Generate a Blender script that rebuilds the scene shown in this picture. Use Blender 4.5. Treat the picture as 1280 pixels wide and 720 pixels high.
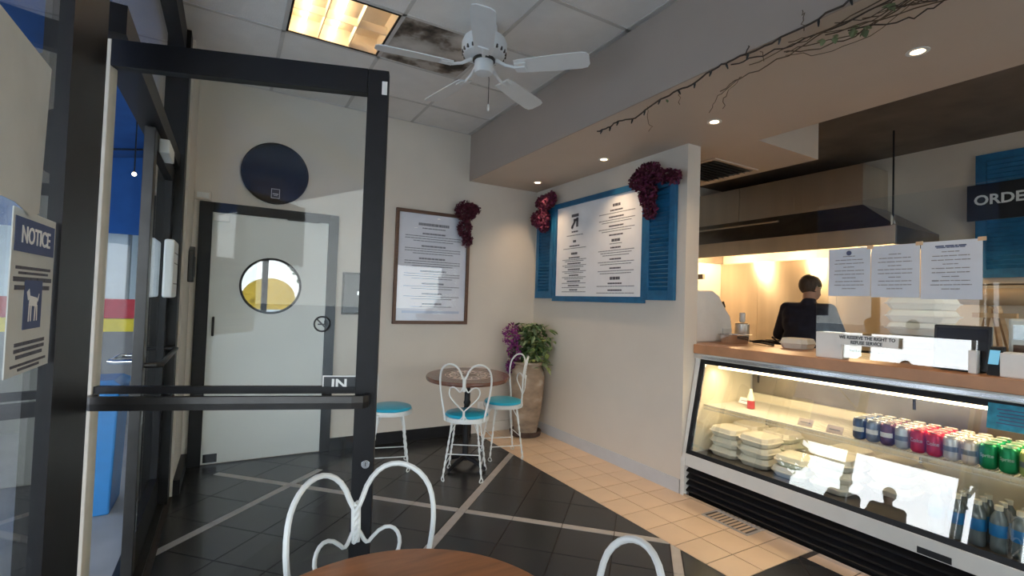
import bpy, bmesh, math, random
from mathutils import Vector, Matrix
random.seed(7)
for o in list(bpy.data.objects): bpy.data.objects.remove(o, do_unlink=True)
sc = bpy.context.scene
COL = sc.collection
PI = math.pi

# ---------------------------------------------------------------- camera
F_PX = 609.0
cd = bpy.data.cameras.new('camera'); cam = bpy.data.objects.new('camera', cd); COL.objects.link(cam)
cd.sensor_width = 36.0; cd.lens = 36.0*F_PX/1280.0; cd.clip_start = 0.02; cd.clip_end = 300
RM = Matrix(((0.86423851, -0.04280038, -0.50125834), (-0.50201632, -0.00854278, -0.86481595), (0.03273231, 0.99904712, -0.02886949)))
cam.matrix_world = Matrix.Translation((0, 0, 1.36)) @ RM.to_4x4()
sc.camera = cam

# ---------------------------------------------------------------- world, exposure
w = bpy.data.worlds.new('World'); sc.world = w; w.use_nodes = True
nt = w.node_tree; nt.nodes.clear()
wo = nt.nodes.new('ShaderNodeOutputWorld'); bg = nt.nodes.new('ShaderNodeBackground')
tc = nt.nodes.new('ShaderNodeTexCoord'); sx = nt.nodes.new('ShaderNodeSeparateXYZ'); cr = nt.nodes.new('ShaderNodeValToRGB')
cr.color_ramp.elements[0].position = 0.0; cr.color_ramp.elements[0].color = (0.96, 0.98, 1.0, 1)
cr.color_ramp.elements[1].position = 0.8; cr.color_ramp.elements[1].color = (0.66, 0.81, 1.0, 1)
nt.links.new(tc.outputs['Generated'], sx.inputs[0]); nt.links.new(sx.outputs['Z'], cr.inputs[0])
nt.links.new(cr.outputs[0], bg.inputs[0]); nt.links.new(bg.outputs[0], wo.inputs[0])
bg.inputs[1].default_value = 6.5
sc.view_settings.view_transform = 'Standard'; sc.view_settings.look = 'None'
sc.view_settings.gamma = 1.0; sc.view_settings.use_curve_mapping = False
sc.view_settings.exposure = -0.08

def lamp(name, kind, loc, energy, color, parent=None, **kw):
    l = bpy.data.lights.new(name, kind); l.energy = energy; l.color = color
    for k, v in kw.items(): setattr(l, k, v)
    o = bpy.data.objects.new(name, l); COL.objects.link(o)
    if parent is not None:
        o.parent = parent; loc = Vector(loc) - parent.location
    o.location = loc
    return o

# ---------------------------------------------------------------- materials
MATS = {}
def mat(name, col=(.5, .5, .5), rough=.6, metal=0., var=.06, scale=12., bump=0., bscale=60., emit=None, estr=0., stretch=None, spec=.5, coat=0., trans=0.):
    if name in MATS: return MATS[name]
    m = bpy.data.materials.new(name); m.use_nodes = True; MATS[name] = m
    t = m.node_tree; b = t.nodes['Principled BSDF']
    b.inputs['Roughness'].default_value = rough; b.inputs['Metallic'].default_value = metal
    b.inputs['Specular IOR Level'].default_value = spec
    b.inputs['Coat Weight'].default_value = coat
    b.inputs['Transmission Weight'].default_value = trans
    c = t.nodes.new('ShaderNodeTexCoord'); mp = t.nodes.new('ShaderNodeMapping')
    t.links.new(c.outputs['Object'], mp.inputs[0])
    if stretch: mp.inputs['Scale'].default_value = stretch
    n = t.nodes.new('ShaderNodeTexNoise'); n.inputs['Scale'].default_value = scale; n.inputs['Detail'].default_value = 4
    t.links.new(mp.outputs[0], n.inputs['Vector'])
    r = t.nodes.new('ShaderNodeValToRGB')
    r.color_ramp.elements[0].position = .3; r.color_ramp.elements[1].position = .7
    r.color_ramp.elements[0].color = tuple(max(0, x*(1-var)) for x in col)+(1,)
    r.color_ramp.elements[1].color = tuple(min(1, x*(1+var)) for x in col)+(1,)
    t.links.new(n.outputs['Fac'], r.inputs[0]); t.links.new(r.outputs[0], b.inputs['Base Color'])
    if bump:
        n2 = t.nodes.new('ShaderNodeTexNoise'); n2.inputs['Scale'].default_value = bscale; n2.inputs['Detail'].default_value = 3
        t.links.new(mp.outputs[0], n2.inputs['Vector'])
        bp = t.nodes.new('ShaderNodeBump'); bp.inputs['Strength'].default_value = bump; bp.inputs['Distance'].default_value = .01
        t.links.new(n2.outputs['Fac'], bp.inputs['Height']); t.links.new(bp.outputs[0], b.inputs['Normal'])
    if emit:
        b.inputs['Emission Color'].default_value = emit+(1,); b.inputs['Emission Strength'].default_value = estr
    return m
def glassmat(name, tint=(1, 1, 1), r0=.05, rough=0.0):
    m = bpy.data.materials.new(name); m.use_nodes = True; MATS[name] = m
    t = m.node_tree; t.nodes.clear()
    o = t.nodes.new('ShaderNodeOutputMaterial'); mx = t.nodes.new('ShaderNodeMixShader')
    tr = t.nodes.new('ShaderNodeBsdfTransparent'); gl = t.nodes.new('ShaderNodeBsdfGlossy'); lw = t.nodes.new('ShaderNodeLayerWeight')
    lw.inputs[0].default_value = .5
    pw = t.nodes.new('ShaderNodeMath'); pw.operation = 'POWER'; pw.inputs[1].default_value = 5.0
    ma = t.nodes.new('ShaderNodeMath'); ma.operation = 'MULTIPLY_ADD'; ma.inputs[1].default_value = 1-r0; ma.inputs[2].default_value = r0
    tr.inputs[0].default_value = tint+(1,); gl.inputs['Roughness'].default_value = rough; gl.inputs[0].default_value = (1, 1, 1, 1)
    t.links.new(lw.outputs['Facing'], pw.inputs[0]); t.links.new(pw.outputs[0], ma.inputs[0])
    t.links.new(ma.outputs[0], mx.inputs[0]); t.links.new(tr.outputs[0], mx.inputs[1]); t.links.new(gl.outputs[0], mx.inputs[2])
    t.links.new(mx.outputs[0], o.inputs[0])
    return m
def ramp_mat(name, stops, rough=.6, scale=5., stretch=None, detail=4, metal=0., bump=0., coat=0., distort=0.):
    """noise-driven multi-colour material: stops = [(pos, rgb)...]"""
    m = mat(name, (.5, .5, .5), rough, metal, scale=scale, stretch=stretch, bump=bump, coat=coat)
    for nd in m.node_tree.nodes:
        if nd.type == 'VALTORGB':
            e = nd.color_ramp.elements
            e[0].position = stops[0][0]; e[0].color = stops[0][1]+(1,)
            e[1].position = stops[-1][0]; e[1].color = stops[-1][1]+(1,)
            for p, c in stops[1:-1]:
                x = e.new(p); x.color = c+(1,)
        if nd.type == 'TEX_NOISE' and nd.inputs['Scale'].default_value == scale:
            nd.inputs['Detail'].default_value = detail; nd.inputs['Distortion'].default_value = distort
    return m

mat('wall', (.71, .65, .57), .75, var=.025, scale=3, bump=.05, bscale=120)
mat('base_grey', (.60, .61, .63), .5, var=.04, scale=6)
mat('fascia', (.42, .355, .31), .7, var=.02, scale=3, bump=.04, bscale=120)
mat('sheet_grey', (.60, .61, .57), .8, var=.04)
mat('soffit', (.60, .50, .41), .7, var=.02, scale=3, bump=.04, bscale=120)
mat('tile_white', (.84, .82, .80), .9, var=.03, scale=8, bump=.25, bscale=160)
mat('tbar', (.62, .60, .58), .6, var=.05)
mat('grout', (.06, .05, .045), .9, var=.15, scale=30)
mat('black_tile', (.030, .031, .034), .24, var=.25, scale=5, bump=.03, bscale=25)
mat('grey_tile', (.50, .46, .43), .4, var=.06, scale=14)
mat('beige_tile', (.80, .60, .42), .32, var=.05, scale=4, bump=.03, bscale=30)
mat('black_metal', (.009, .009, .011), .45, .0, var=.15, scale=20, spec=.3)
mat('dark_bronze', (.045, .043, .042), .35, .6, var=.15, scale=15)
mat('beige_edge', (.58, .53, .44), .55, var=.06, scale=15)
mat('door_white', (.74, .76, .73), .45, var=.03, scale=3)
mat('black_plastic', (.015, .016, .018), .3, var=.1)
mat('white_plastic', (.80, .80, .78), .4, var=.03)
mat('white_enamel', (.80, .82, .80), .35, var=.03)
mat('fan_white', (.80, .83, .85), .4, var=.02)
mat('paper', (.86, .87, .90), .8, var=.02)
mat('paper_blue', (.60, .68, .80), .8, var=.03)
mat('ink', (.10, .10, .12), .8, var=.05)
mat('ink_grey', (.26, .27, .30), .8, var=.05)
mat('ink_blue', (.08, .11, .22), .8, var=.05)
mat('white_ink', (.85, .85, .83), .7, var=.02)
mat('blue_paint', (.010, .125, .27), .5, var=.18, scale=14, bump=.05)
mat('brown_frame', (.13, .062, .035), .45, var=.3, scale=8, stretch=(1, 1, 12))
mat('table_wood', (.46, .19, .075), .28, var=.28, scale=5, stretch=(1, 7, 1), coat=.3)
mat('counter_wood', (.50, .25, .125), .35, var=.16, scale=6, stretch=(7, 1, 1))
mat('table_dark', (.17, .075, .05), .25, var=.25, scale=5, stretch=(1, 7, 1), coat=.3)
mat('inlay', (.78, .68, .60), .4, var=.1)
mat('seat_blue', (.018, .42, .62), .3, var=.08, scale=6, coat=.2)
mat('steel', (.66, .61, .54), .40, 1., var=.06, scale=6, stretch=(1, 1, .06))
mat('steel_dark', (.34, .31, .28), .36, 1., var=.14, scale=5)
mat('steel_splash', (.66, .58, .48), .30, 1., var=.07, scale=9, stretch=(1, 1, .04), bump=.10, bscale=26)
mat('chrome', (.75, .76, .78), .18, 1., var=.03)
mat('dark_ceiling', (.16, .13, .105), .8, var=.2, scale=3)
mat('kitchen_wall', (.60, .53, .44), .7, var=.05, scale=4, bump=.08, bscale=40)
mat('case_white', (.72, .72, .69), .45, var=.03)
mat('case_cream', (.84, .78, .62), .5, var=.03)
mat('deck_dark', (.10, .09, .08), .5, var=.2)
mat('foam', (.84, .81, .72), .65, var=.02)
mat('red_paint', (.46, .035, .05), .4, var=.1)
mat('wire_white', (.82, .80, .72), .4, var=.03)
mat('glow_warm', (1, .9, .7), .5, emit=(1.0, .80, .50), estr=9.0)
mat('glow_kitchen', (1, .9, .7), .5, emit=(1.0, .78, .50), estr=17.0)
mat('glow_tube', (1, .8, .5), .5, emit=(1.0, .76, .47), estr=17.0)
mat('glow_down', (1, .85, .65), .5, emit=(1.0, .74, .45), estr=12.0)
mat('glow_hood', (1, .8, .5), .5, emit=(1.0, .70, .36), estr=26.0)
mat('reflector', (.80, .70, .56), .35, .35, var=.08, scale=6)
mat('skin', (.42, .24, .17), .55, var=.06, scale=20)
mat('hair', (.06, .038, .026), .7, var=.3, scale=60, stretch=(1, 1, .2))
mat('navy_cloth', (.012, .014, .030), .85, var=.2, scale=20, bump=.2, bscale=30)
mat('dark_cloth', (.03, .03, .035), .85, var=.2, scale=20)
mat('grey_cloth', (.14, .13, .13), .85, var=.2, scale=20)
mat('terracotta', (.36, .26, .19), .85, var=.25, scale=7, bump=.3, bscale=25)
mat('saucer', (.09, .055, .04), .7, var=.2)
mat('soil', (.05, .035, .025), .95, var=.4, scale=30)
mat('leaf', (.075, .15, .045), .5, var=.4, scale=9)
mat('leaf_light', (.30, .36, .12), .5, var=.35, scale=25)
mat('leaf_pale', (.20, .26, .13), .6, var=.3, scale=12)
mat('burgundy', (.10, .012, .030), .75, var=.5, scale=35)
mat('plum', (.17, .022, .075), .75, var=.5, scale=35)
mat('purple', (.24, .03, .19), .75, var=.5, scale=35)
mat('vine', (.055, .040, .030), .8, var=.3, scale=40)
mat('twig', (.11, .075, .045), .8, var=.3, scale=40)
mat('canopy_blue', (.012, .10, .36), .8, var=.12, scale=4)
mat('bin_blue', (.008, .19, .50), .45, var=.08)
mat('banner_red', (.50, .03, .05), .6, var=.1)
mat('banner_yellow', (.75, .60, .03), .6, var=.1)
mat('yellow_awning', (.85, .50, .05), .7, var=.12, scale=3)
mat('outer_grey', (.20, .20, .20), .8, var=.12, scale=4)
mat('column_pale', (.70, .80, .84), .7, var=.04)
mat('pavement', (.46, .46, .45), .85, var=.12, scale=3, bump=.1, bscale=30)
mat('teal_print', (.02, .26, .38), .5, var=.3, scale=30)
mat('disc_black', (.008, .008, .010), .35, var=.3, scale=6, spec=.25)
mat('screen', (.010, .010, .013), .22, var=.1)
mat('screen_blue', (.1, .3, .45), .3, emit=(.25, .65, .9), estr=.6)
mat('brown_paper', (.62, .45, .29), .8, var=.06)
mat('pine', (.52, .33, .17), .6, var=.15, scale=6, stretch=(1, 1, 8))
mat('cap_white', (.85, .80, .66), .5, var=.03)
mat('can_top', (.80, .78, .70), .32, .75, var=.04)
mat('water', (.17, .21, .23), .12, var=.05, spec=.7)
mat('foliage', (.10, .17, .06), .8, var=.4, scale=8)
mat('bark', (.08, .06, .045), .9, var=.3, scale=20)
_b = MATS['steel_splash'].node_tree.nodes['Principled BSDF']; _b.inputs['Anisotropic'].default_value = .75; _b.inputs['Roughness'].default_value = .36; _b.inputs['Anisotropic Rotation'].default_value = .25
glassmat('glass', (.955, .975, .97), .016); glassmat('glass_guard', (.95, .975, .97), .09); glassmat('glass_case', (.96, .975, .96), .085); glassmat('glass_frame', (.98, .985, 1.0), .03)
glassmat('porthole', (.30, .32, .34), .22)
ramp_mat('stained_tile', [(.36, (.05, .04, .03)), (.44, (.20, .16, .13)), (.50, (.46, .42, .38)), (.66, (.66, .62, .58))], .95, scale=4.2, distort=.6)
ramp_mat('leopard_stone', [(.35, (.25, .19, .14)), (.55, (.42, .31, .22)), (.7, (.55, .47, .38))], .85, scale=5, stretch=(1, 1, 1.8), bump=.25)

# ---------------------------------------------------------------- mesh helper
class MB:
    def __init__(s): s.v = []; s.f = []
    def add(s, vs, fs):
        b = len(s.v); s.v += [tuple(map(float, p)) for p in vs]; s.f += [tuple(i+b for i in f) for f in fs]; return s
    def box(s, a, b):
        x0, y0, z0 = a; x1, y1, z1 = b
        x0, x1 = min(x0, x1), max(x0, x1); y0, y1 = min(y0, y1), max(y0, y1); z0, z1 = min(z0, z1), max(z0, z1)
        return s.add([(x0,y0,z0),(x1,y0,z0),(x1,y1,z0),(x0,y1,z0),(x0,y0,z1),(x1,y0,z1),(x1,y1,z1),(x0,y1,z1)],
                     [(0,3,2,1),(4,5,6,7),(0,1,5,4),(1,2,6,5),(2,3,7,6),(3,0,4,7)])
    def obox(s, c, ax, ay, az, h):
        c = Vector(c); ax = Vector(ax)*h[0]; ay = Vector(ay)*h[1]; az = Vector(az)*h[2]
        vs = [c-ax-ay-az, c+ax-ay-az, c+ax+ay-az, c-ax+ay-az, c-ax-ay+az, c+ax-ay+az, c+ax+ay+az, c-ax+ay+az]
        return s.add(vs, [(0,3,2,1),(4,5,6,7),(0,1,5,4),(1,2,6,5),(2,3,7,6),(3,0,4,7)])
    def prism(s, poly, a, b, axis='z'):
        """extrude 2D poly: axis 'z' poly=(x,y); 'y' poly=(x,z); 'x' poly=(y,z)"""
        n = len(poly)
        def P(p, t): return {'z': (p[0], p[1], t), 'y': (p[0], t, p[1]), 'x': (t, p[0], p[1])}[axis]
        vs = [P(p, a) for p in poly]+[P(p, b) for p in poly]
        fs = [tuple(range(n-1, -1, -1)), tuple(range(n, 2*n))]+[(i, (i+1) % n, n+(i+1) % n, n+i) for i in range(n)]
        return s.add(vs, fs)
    def loft(s, rings, cap=True, closed=False):
        n = len(rings[0]); vs = [p for r in rings for p in r]; fs = []
        m = len(rings)
        for k in range(m if closed else m-1):
            k2 = (k+1) % m
            for i in range(n): fs.append((k*n+i, k*n+(i+1) % n, k2*n+(i+1) % n, k2*n+i))
        if cap and not closed: fs += [tuple(range(n-1, -1, -1)), tuple(range((m-1)*n, m*n))]
        return s.add(vs, fs)
    def lathe(s, prof, c=(0, 0, 0), n=24):
        rings = [[(c[0]+r*math.cos(2*PI*i/n), c[1]+r*math.sin(2*PI*i/n), c[2]+z) for i in range(n)] for r, z in prof]
        return s.loft(rings)
    def cyl(s, a, b, ra, rb=None, n=12):
        return s.tube([a, b], [ra, ra if rb is None else rb], n)
    def tube(s, path, r, n=8, closed=False):
        P = [Vector(p) for p in path]; m = len(P)
        rr = r if isinstance(r, (list, tuple)) else [r]*m
        def tan(i):
            if closed: return (P[(i+1) % m]-P[i-1]).normalized()
            return (P[min(i+1, m-1)]-P[max(i-1, 0)]).normalized()
        t = tan(0); up = Vector((0, 0, 1)) if abs(t.z) < .9 else Vector((1, 0, 0))
        u = t.cross(up).normalized(); rings = []
        for i in range(m):
            t = tan(i); u = (u-t*u.dot(t))
            if u.length < 1e-6: u = t.orthogonal()
            u.normalize(); v = t.cross(u)
            rings.append([P[i]+(u*math.cos(2*PI*k/n)+v*math.sin(2*PI*k/n))*rr[i] for k in range(n)])
        return s.loft(rings, cap=not closed, closed=closed)
    def ball(s, c, r, n=12, m=8):
        if not isinstance(r, (list, tuple)): r = (r, r, r)
        rings = []
        for j in range(m+1):
            a = -PI/2+PI*j/m; q = max(math.cos(a), .02)
            rings.append([(c[0]+r[0]*q*math.cos(2*PI*i/n), c[1]+r[1]*q*math.sin(2*PI*i/n), c[2]+r[2]*math.sin(a)) for i in range(n)])
        return s.loft(rings)
    def capsule(s, a, b, ra, rb):
        s.tube([a, b], [ra, rb], 12); s.ball(a, ra, 12, 8); s.ball(b, rb, 12, 8); return s
    def xf(s, M):
        s.v = [tuple(M @ Vector(p)) for p in s.v]; return s
    def mesh(s, name, off=None):
        me = bpy.data.meshes.new(name)
        vs = s.v if off is None else [(p[0]-off[0], p[1]-off[1], p[2]-off[2]) for p in s.v]
        me.from_pydata(vs, [], s.f)
        bm = bmesh.new(); bm.from_mesh(me); bmesh.ops.recalc_face_normals(bm, faces=bm.faces); bm.to_mesh(me); bm.free()
        return me
    def build(s, name, m, parent=None, smooth=False, bevel=0., world=True, kind=None, label=None):
        off = parent.get('_o') if (parent is not None and world) else None
        me = s.mesh(name, off); me.materials.append(MATS[m])
        if smooth:
            for p in me.polygons: p.use_smooth = True
            try: me.set_sharp_from_angle(angle=math.radians(40))
            except Exception: pass
        o = bpy.data.objects.new(name, me); COL.objects.link(o)
        if parent is not None: o.parent = parent
        o['_o'] = list(off) if off is not None else [0., 0., 0.]
        if bevel:
            b = o.modifiers.new('bevel', 'BEVEL'); b.width = bevel; b.segments = 2; b.limit_method = 'ANGLE'
        if kind: o['kind'] = kind
        if label: o['label'] = label
        return o
def tag(o, label, cat, group=None, kind=None):
    o['label'] = label; o['category'] = cat
    if group: o['group'] = group
    if kind: o['kind'] = kind
    return o
def thing(name, label, cat, loc=(0, 0, 0), rz=0, group=None):
    o = bpy.data.objects.new(name, None); COL.objects.link(o); o.empty_display_size = .05
    o.location = loc; o.rotation_euler = (0, 0, rz); o['_o'] = list(map(float, loc))
    return tag(o, label, cat, group)
def struct(name, mb, m, label, cat, **kw):
    o = mb.build(name, m, **kw); return tag(o, label, cat, kind='structure')
def dup(root, loc, rz=None, label=None, group=None):
    r = root.copy(); COL.objects.link(r); r.location = loc
    if rz is not None: r.rotation_euler = (0, 0, rz)
    if label: r['label'] = label
    if group: r['group'] = group
    for ch in list(root.children):
        c = ch.copy(); COL.objects.link(c); c.parent = r
        for g in list(ch.children):
            d = g.copy(); COL.objects.link(d); d.parent = c
    return r
def text(name, body, size, org, right, up, m, parent, align='CENTER', depth=.0008, bold=0., sx=1.):
    cu = bpy.data.curves.new(name, 'FONT'); cu.body = body; cu.size = size; cu.align_x = align; cu.align_y = 'CENTER'; cu.extrude = depth; cu.offset = bold
    cu.resolution_u = 3
    tmp = bpy.data.objects.new('tmp_text', cu); COL.objects.link(tmp)
    dg = bpy.context.evaluated_depsgraph_get(); dg.update()
    me = bpy.data.meshes.new_from_object(tmp.evaluated_get(dg)); bpy.data.objects.remove(tmp, do_unlink=True)
    R_ = Vector(right).normalized(); U = Vector(up).normalized(); N = R_.cross(U)
    off = Vector(parent.get('_o', (0, 0, 0))) if parent is not None else Vector((0, 0, 0))
    for v in me.vertices:
        v.co = Vector(org)+R_*v.co.x*sx+U*v.co.y+N*v.co.z-off
    me.materials.clear(); me.materials.append(MATS[m]); me.name = name
    o = bpy.data.objects.new(name, me); COL.objects.link(o)
    o.parent = parent; o['_o'] = list(off)
    return o
def print_lines(rows, org, right, up, name, m, parent, t=.0012):
    """small illegible print: rows = [(cx, cy, width, height)] in the sheet's own plane"""
    mb = MB(); R_ = Vector(right).normalized(); U = Vector(up).normalized(); N = R_.cross(U)
    for cx, cy, wd, h in rows:
        x = cx-wd/2
        while x < cx+wd/2-1e-6:
            l = min(random.uniform(.012, .045), cx+wd/2-x)
            mb.obox(Vector(org)+R_*(x+l/2)+U*cy, R_, U, N, (l/2*.88, h/2, t)); x += l
    return mb.build(name, m, parent, kind='stuff')
# ================================================================ STRUCTURE
D = 4.55; RW = 2.92; CZ = 3.07; SZ = 2.59; KX = 6.1; FY = -3.0; LX = -.27
# floor slab (grout) and its tiles
floor = struct('floor', MB().box((-.42, FY-.1, -.12), (KX+.1, 5.3, -.004)), 'grout', 'dark grouted floor under black, grey and beige tiles', 'floor')
def clip(poly, nx, ny, d):      # keep nx*x+ny*y <= d
    out = []
    for i in range(len(poly)):
        a = poly[i]; b = poly[(i+1) % len(poly)]
        da = nx*a[0]+ny*a[1]-d; db = nx*b[0]+ny*b[1]-d
        if da <= 0: out.append(a)
        if (da < 0 < db) or (db < 0 < da):
            t = da/(da-db); out.append((a[0]+(b[0]-a[0])*t, a[1]+(b[1]-a[1])*t))
    return out
def clip_rect(poly, x0, x1, y0, y1):
    for nx, ny, d in ((1, 0, x1), (-1, 0, -x0), (0, 1, y1), (0, -1, -y0)):
        poly = clip(poly, nx, ny, d)
        if len(poly) < 3: return []
    return poly
def area(p): return abs(sum(p[i][0]*p[(i+1) % len(p)][1]-p[(i+1) % len(p)][0]*p[i][1] for i in range(len(p))))/2
S2 = math.sqrt(2); TP = .314; SW = .056; PER = 4*TP+SW; G = .0028
P0 = 4.27/S2; Q0 = 1.545/S2
def intervals(c0, lo, hi):
    out = []; k = math.floor((lo-c0)/PER)-1
    while c0+k*PER < hi+PER:
        s = c0+k*PER
        out.append((s-SW/2, s+SW/2, True))
        for j in range(4): out.append((s+SW/2+j*TP, s+SW/2+(j+1)*TP, False))
        k += 1
    return [i for i in out if i[1] > lo and i[0] < hi]
YB = -.35
for p0, p1, ps in intervals(P0, (LX+YB)/S2, (2.26+D)/S2):
    for q0, q1, qs in intervals(Q0, (YB-2.82)/S2, (D-LX)/S2):
        poly = [((p-q)/S2, (p+q)/S2) for p, q in ((p0+G, q0+G), (p1-G, q0+G), (p1-G, q1-G), (p0+G, q1-G))]
        cx = sum(a[0] for a in poly)/4; cy = sum(a[1] for a in poly)/4
        strip = ps or qs
        if strip and cx+cy > 4.60 and not (qs and cy-cx < 2.5): strip = False
        if strip and ps and not qs and cy-cx > 4.36: strip = False
        if strip and cx > 2.27 and cy < 1.8: strip = False
        for (x0, x1, y0, y1) in ((LX+.002, 2.254, 1.556, D-.012), (LX+.002, 2.812, YB, 1.553)):
            pl = clip_rect(poly, x0, x1, y0, y1)
            if len(pl) >= 3 and area(pl) > .00025:
                MB().prism(pl, -.006, 0.0 if not strip else .0008).build('floor_strip' if strip else 'floor_tile', 'grey_tile' if strip else 'black_tile', floor)
BT = .2215
proto = None
for i in range(3):
    y = 2.17-.216*10
    while y < D:
        x0, x1 = 2.256+i*BT+.0032, 2.256+(i+1)*BT-.0032; y0, y1 = y+.0032, min(y+.216-.0032, D-.012)
        y += .216
        if y1 < 1.556 or y1-y0 < .02: 
            if i == 2 and y1-y0 > .02: MB().box((2.816, y0, -.006), (2.918, min(y1, 9), 0)).build('floor_tile', 'beige_tile', floor)
            continue
        if y0 < 1.556: y0 = 1.558
        if abs((y1-y0)-.2096) < 1e-4:
            c = (x0+.1, y0+.1, 0)
            if proto is None: proto = MB().box((-.1, -.1, -.006), (x1-x0-.1, y1-y0-.1, 0)).mesh('floor_tile'); proto.materials.append(MATS['beige_tile'])
            o = bpy.data.objects.new('floor_tile', proto); COL.objects.link(o); o.location = c; o.parent = floor
        else:
            MB().box((x0, y0, -.006), (x1, y1, 0)).build('floor_tile', 'beige_tile', floor)
# floor drain
dr = thing('floor_drain', 'square metal floor drain grate set in beige tiles beside the display case', 'drain', (2.83, 2.0, .001))
m = MB()
for a, b in (((2.752, 1.835), (2.905, 1.85)), ((2.752, 2.15), (2.905, 2.165)), ((2.752, 1.85), (2.767, 2.15)), ((2.89, 1.85), (2.905, 2.15))):
    m.box((a[0], a[1], .0015), (b[0], b[1], .006))
m.build('rim', 'grey_tile', dr)
MB().box((2.767, 1.85, .0015), (2.89, 2.15, .003)).build('well', 'deck_dark', dr)
for k in range(9): MB().box((2.772, 1.868+k*.031, .003), (2.885, 1.884+k*.031, .006)).build('slat', 'beige_tile', dr)

# walls
struct('wall_back', MB().box((-.42, D, 0), (KX+.1, D+.12, 3.35)), 'wall', 'cream painted back wall behind the round table', 'wall')
struct('wall_right', MB().box((RW, 2.48, 0), (3.06, D, SZ)), 'wall', 'cream partition wall carrying the blue shutter menu', 'wall')
struct('wall_left', MB().box((-.42, 3.93, 0), (LX, D, CZ+.25)), 'wall', 'narrow cream wall strip between entrance and white door', 'wall')
struct('wall_kitchen', MB().box((KX, FY, 0), (KX+.12, 5.3, 3.3)), 'kitchen_wall', 'cream kitchen wall behind the hood', 'wall')
m = MB().box((-.42, FY-.12, 0), (KX+.12, FY, .45)).box((-.42, FY-.12, 2.25), (KX+.12, FY, 3.3)).box((-.42, FY-.12, .45), (-.1, FY, 2.25)).box((4.9, FY-.12, .45), (KX+.12, FY, 2.25))
struct('wall_front', m, 'wall', 'cream front wall around the street window', 'wall')
# baseboards
bb = struct('baseboard_right', MB().box((RW-.013, 2.485, 0), (RW, D-.02, .10)), 'base_grey', 'pale grey baseboard along the menu wall', 'baseboard')
struct('baseboard_back', MB().box((.822, D-.014, 0), (2.2, D, .105)), 'black_metal', 'black baseboard along the back wall', 'baseboard')
struct('baseboard_left', MB().box((LX, 3.94, 0), (-.231, D-.002, .10)).box((-.27, D-.012, 0), (-.231, D, .1)), 'black_metal', 'short black baseboard left of the white door', 'baseboard')
m = MB().box((2.2, D-.014, 0), (RW-.014, D, .1))
struct('trim_1', m, 'wall', 'pale baseboard end behind the plant pot', 'trim')

# ceiling
ceil = struct('ceiling', MB().box((-.42, FY, 3.32), (2.12, D, 3.40)), 'dark_ceiling', 'suspended tile ceiling with white panels', 'ceiling')
XS = [LX-.12, .232, .842, 1.452, 2.062, 2.087]; YS = [D]+[4.068-.6096*k for k in range(12)]+[FY]
bars = MB()
for x in XS[1:5]: bars.box((x-.012, FY, CZ-.004), (x+.012, D, CZ+.012))
for y in YS[1:-1]: bars.box((LX-.12, y-.012, CZ-.004), (2.087, y+.012, CZ+.012))
bars.box((LX-.12, D-.012, CZ-.004), (2.085, D, CZ+.008)).box((2.070, FY, CZ-.004), (2.087, D, CZ+.008))
bars.build('ceiling_grid', 'tbar', ceil)
FIX = {(1, 2), (1, 7), (1, 11)}
for i in range(5):
    for j in range(len(YS)-1):
        x0, x1, y1, y0 = XS[i], XS[i+1], YS[j], YS[j+1]
        if (i, j) in FIX or y1-y0 < .05 or x1-x0 < .05: continue
        sag = random.uniform(0, .003)
        MB().box((x0+.011, y0+.011, CZ-.001+sag), (x1-.011, y1-.011, CZ+.016)).build('ceiling_tile', 'stained_tile' if (i, j) == (2, 2) else 'tile_white', ceil, label='water-stained brown ceiling tile beside the light panel' if (i, j) == (2, 2) else None)
# soffit bulkhead (fascia towards the room, warm underside)
sof = struct('soffit', MB().prism([(2.1, FY), (3.27, FY), (3.27, 2.15), (4.06, 2.15), (4.06, 5.2), (2.1, 5.2)], SZ, 3.32), 'soffit', 'dropped cream soffit running over the counter', 'soffit')
struct('ceiling_kitchen', MB().box((3.27, FY, 3.05), (KX, 5.3, 3.15)), 'dark_ceiling', 'dark brown kitchen ceiling', 'ceiling')  # dark brown base colour with slight noise
struct('wall_end', MB().box((3.06, 5.2, 0), (KX, 5.3, 3.1)), 'kitchen_wall', 'far kitchen end wall', 'wall')
MB().box((2.088, FY, SZ), (2.0995, D-.001, CZ+.001)).build('fascia_board', 'fascia', sof, label='taupe fascia of the soffit')  # thin panel in a darker taupe than the soffit underside
# vent in the soffit
sv = thing('ceiling_vent', 'dark ceiling vent in soffit above the partition end', 'vent', (3.68, 2.85, SZ))
MB().box((3.40, 2.62, SZ-.004), (3.92, 3.12, SZ-.001)).build('backing', 'black_plastic', sv)
m = MB()
for a, b in (((3.37, 2.59), (3.40, 3.15)), ((3.92, 2.59), (3.95, 3.15)), ((3.40, 2.59), (3.92, 2.62)), ((3.40, 3.12), (3.92, 3.15))): m.box((a[0], a[1], SZ-.012), (b[0], b[1], SZ-.001))
m.build('vent_frame', 'soffit', sv)
for k in range(9): MB().obox((3.66, 2.66+k*.053, SZ-.008), (1, 0, 0), (0, .8, .6), (0, -.6, .8), (.26, .018, .0015)).build('slat', 'deck_dark', sv)

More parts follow.
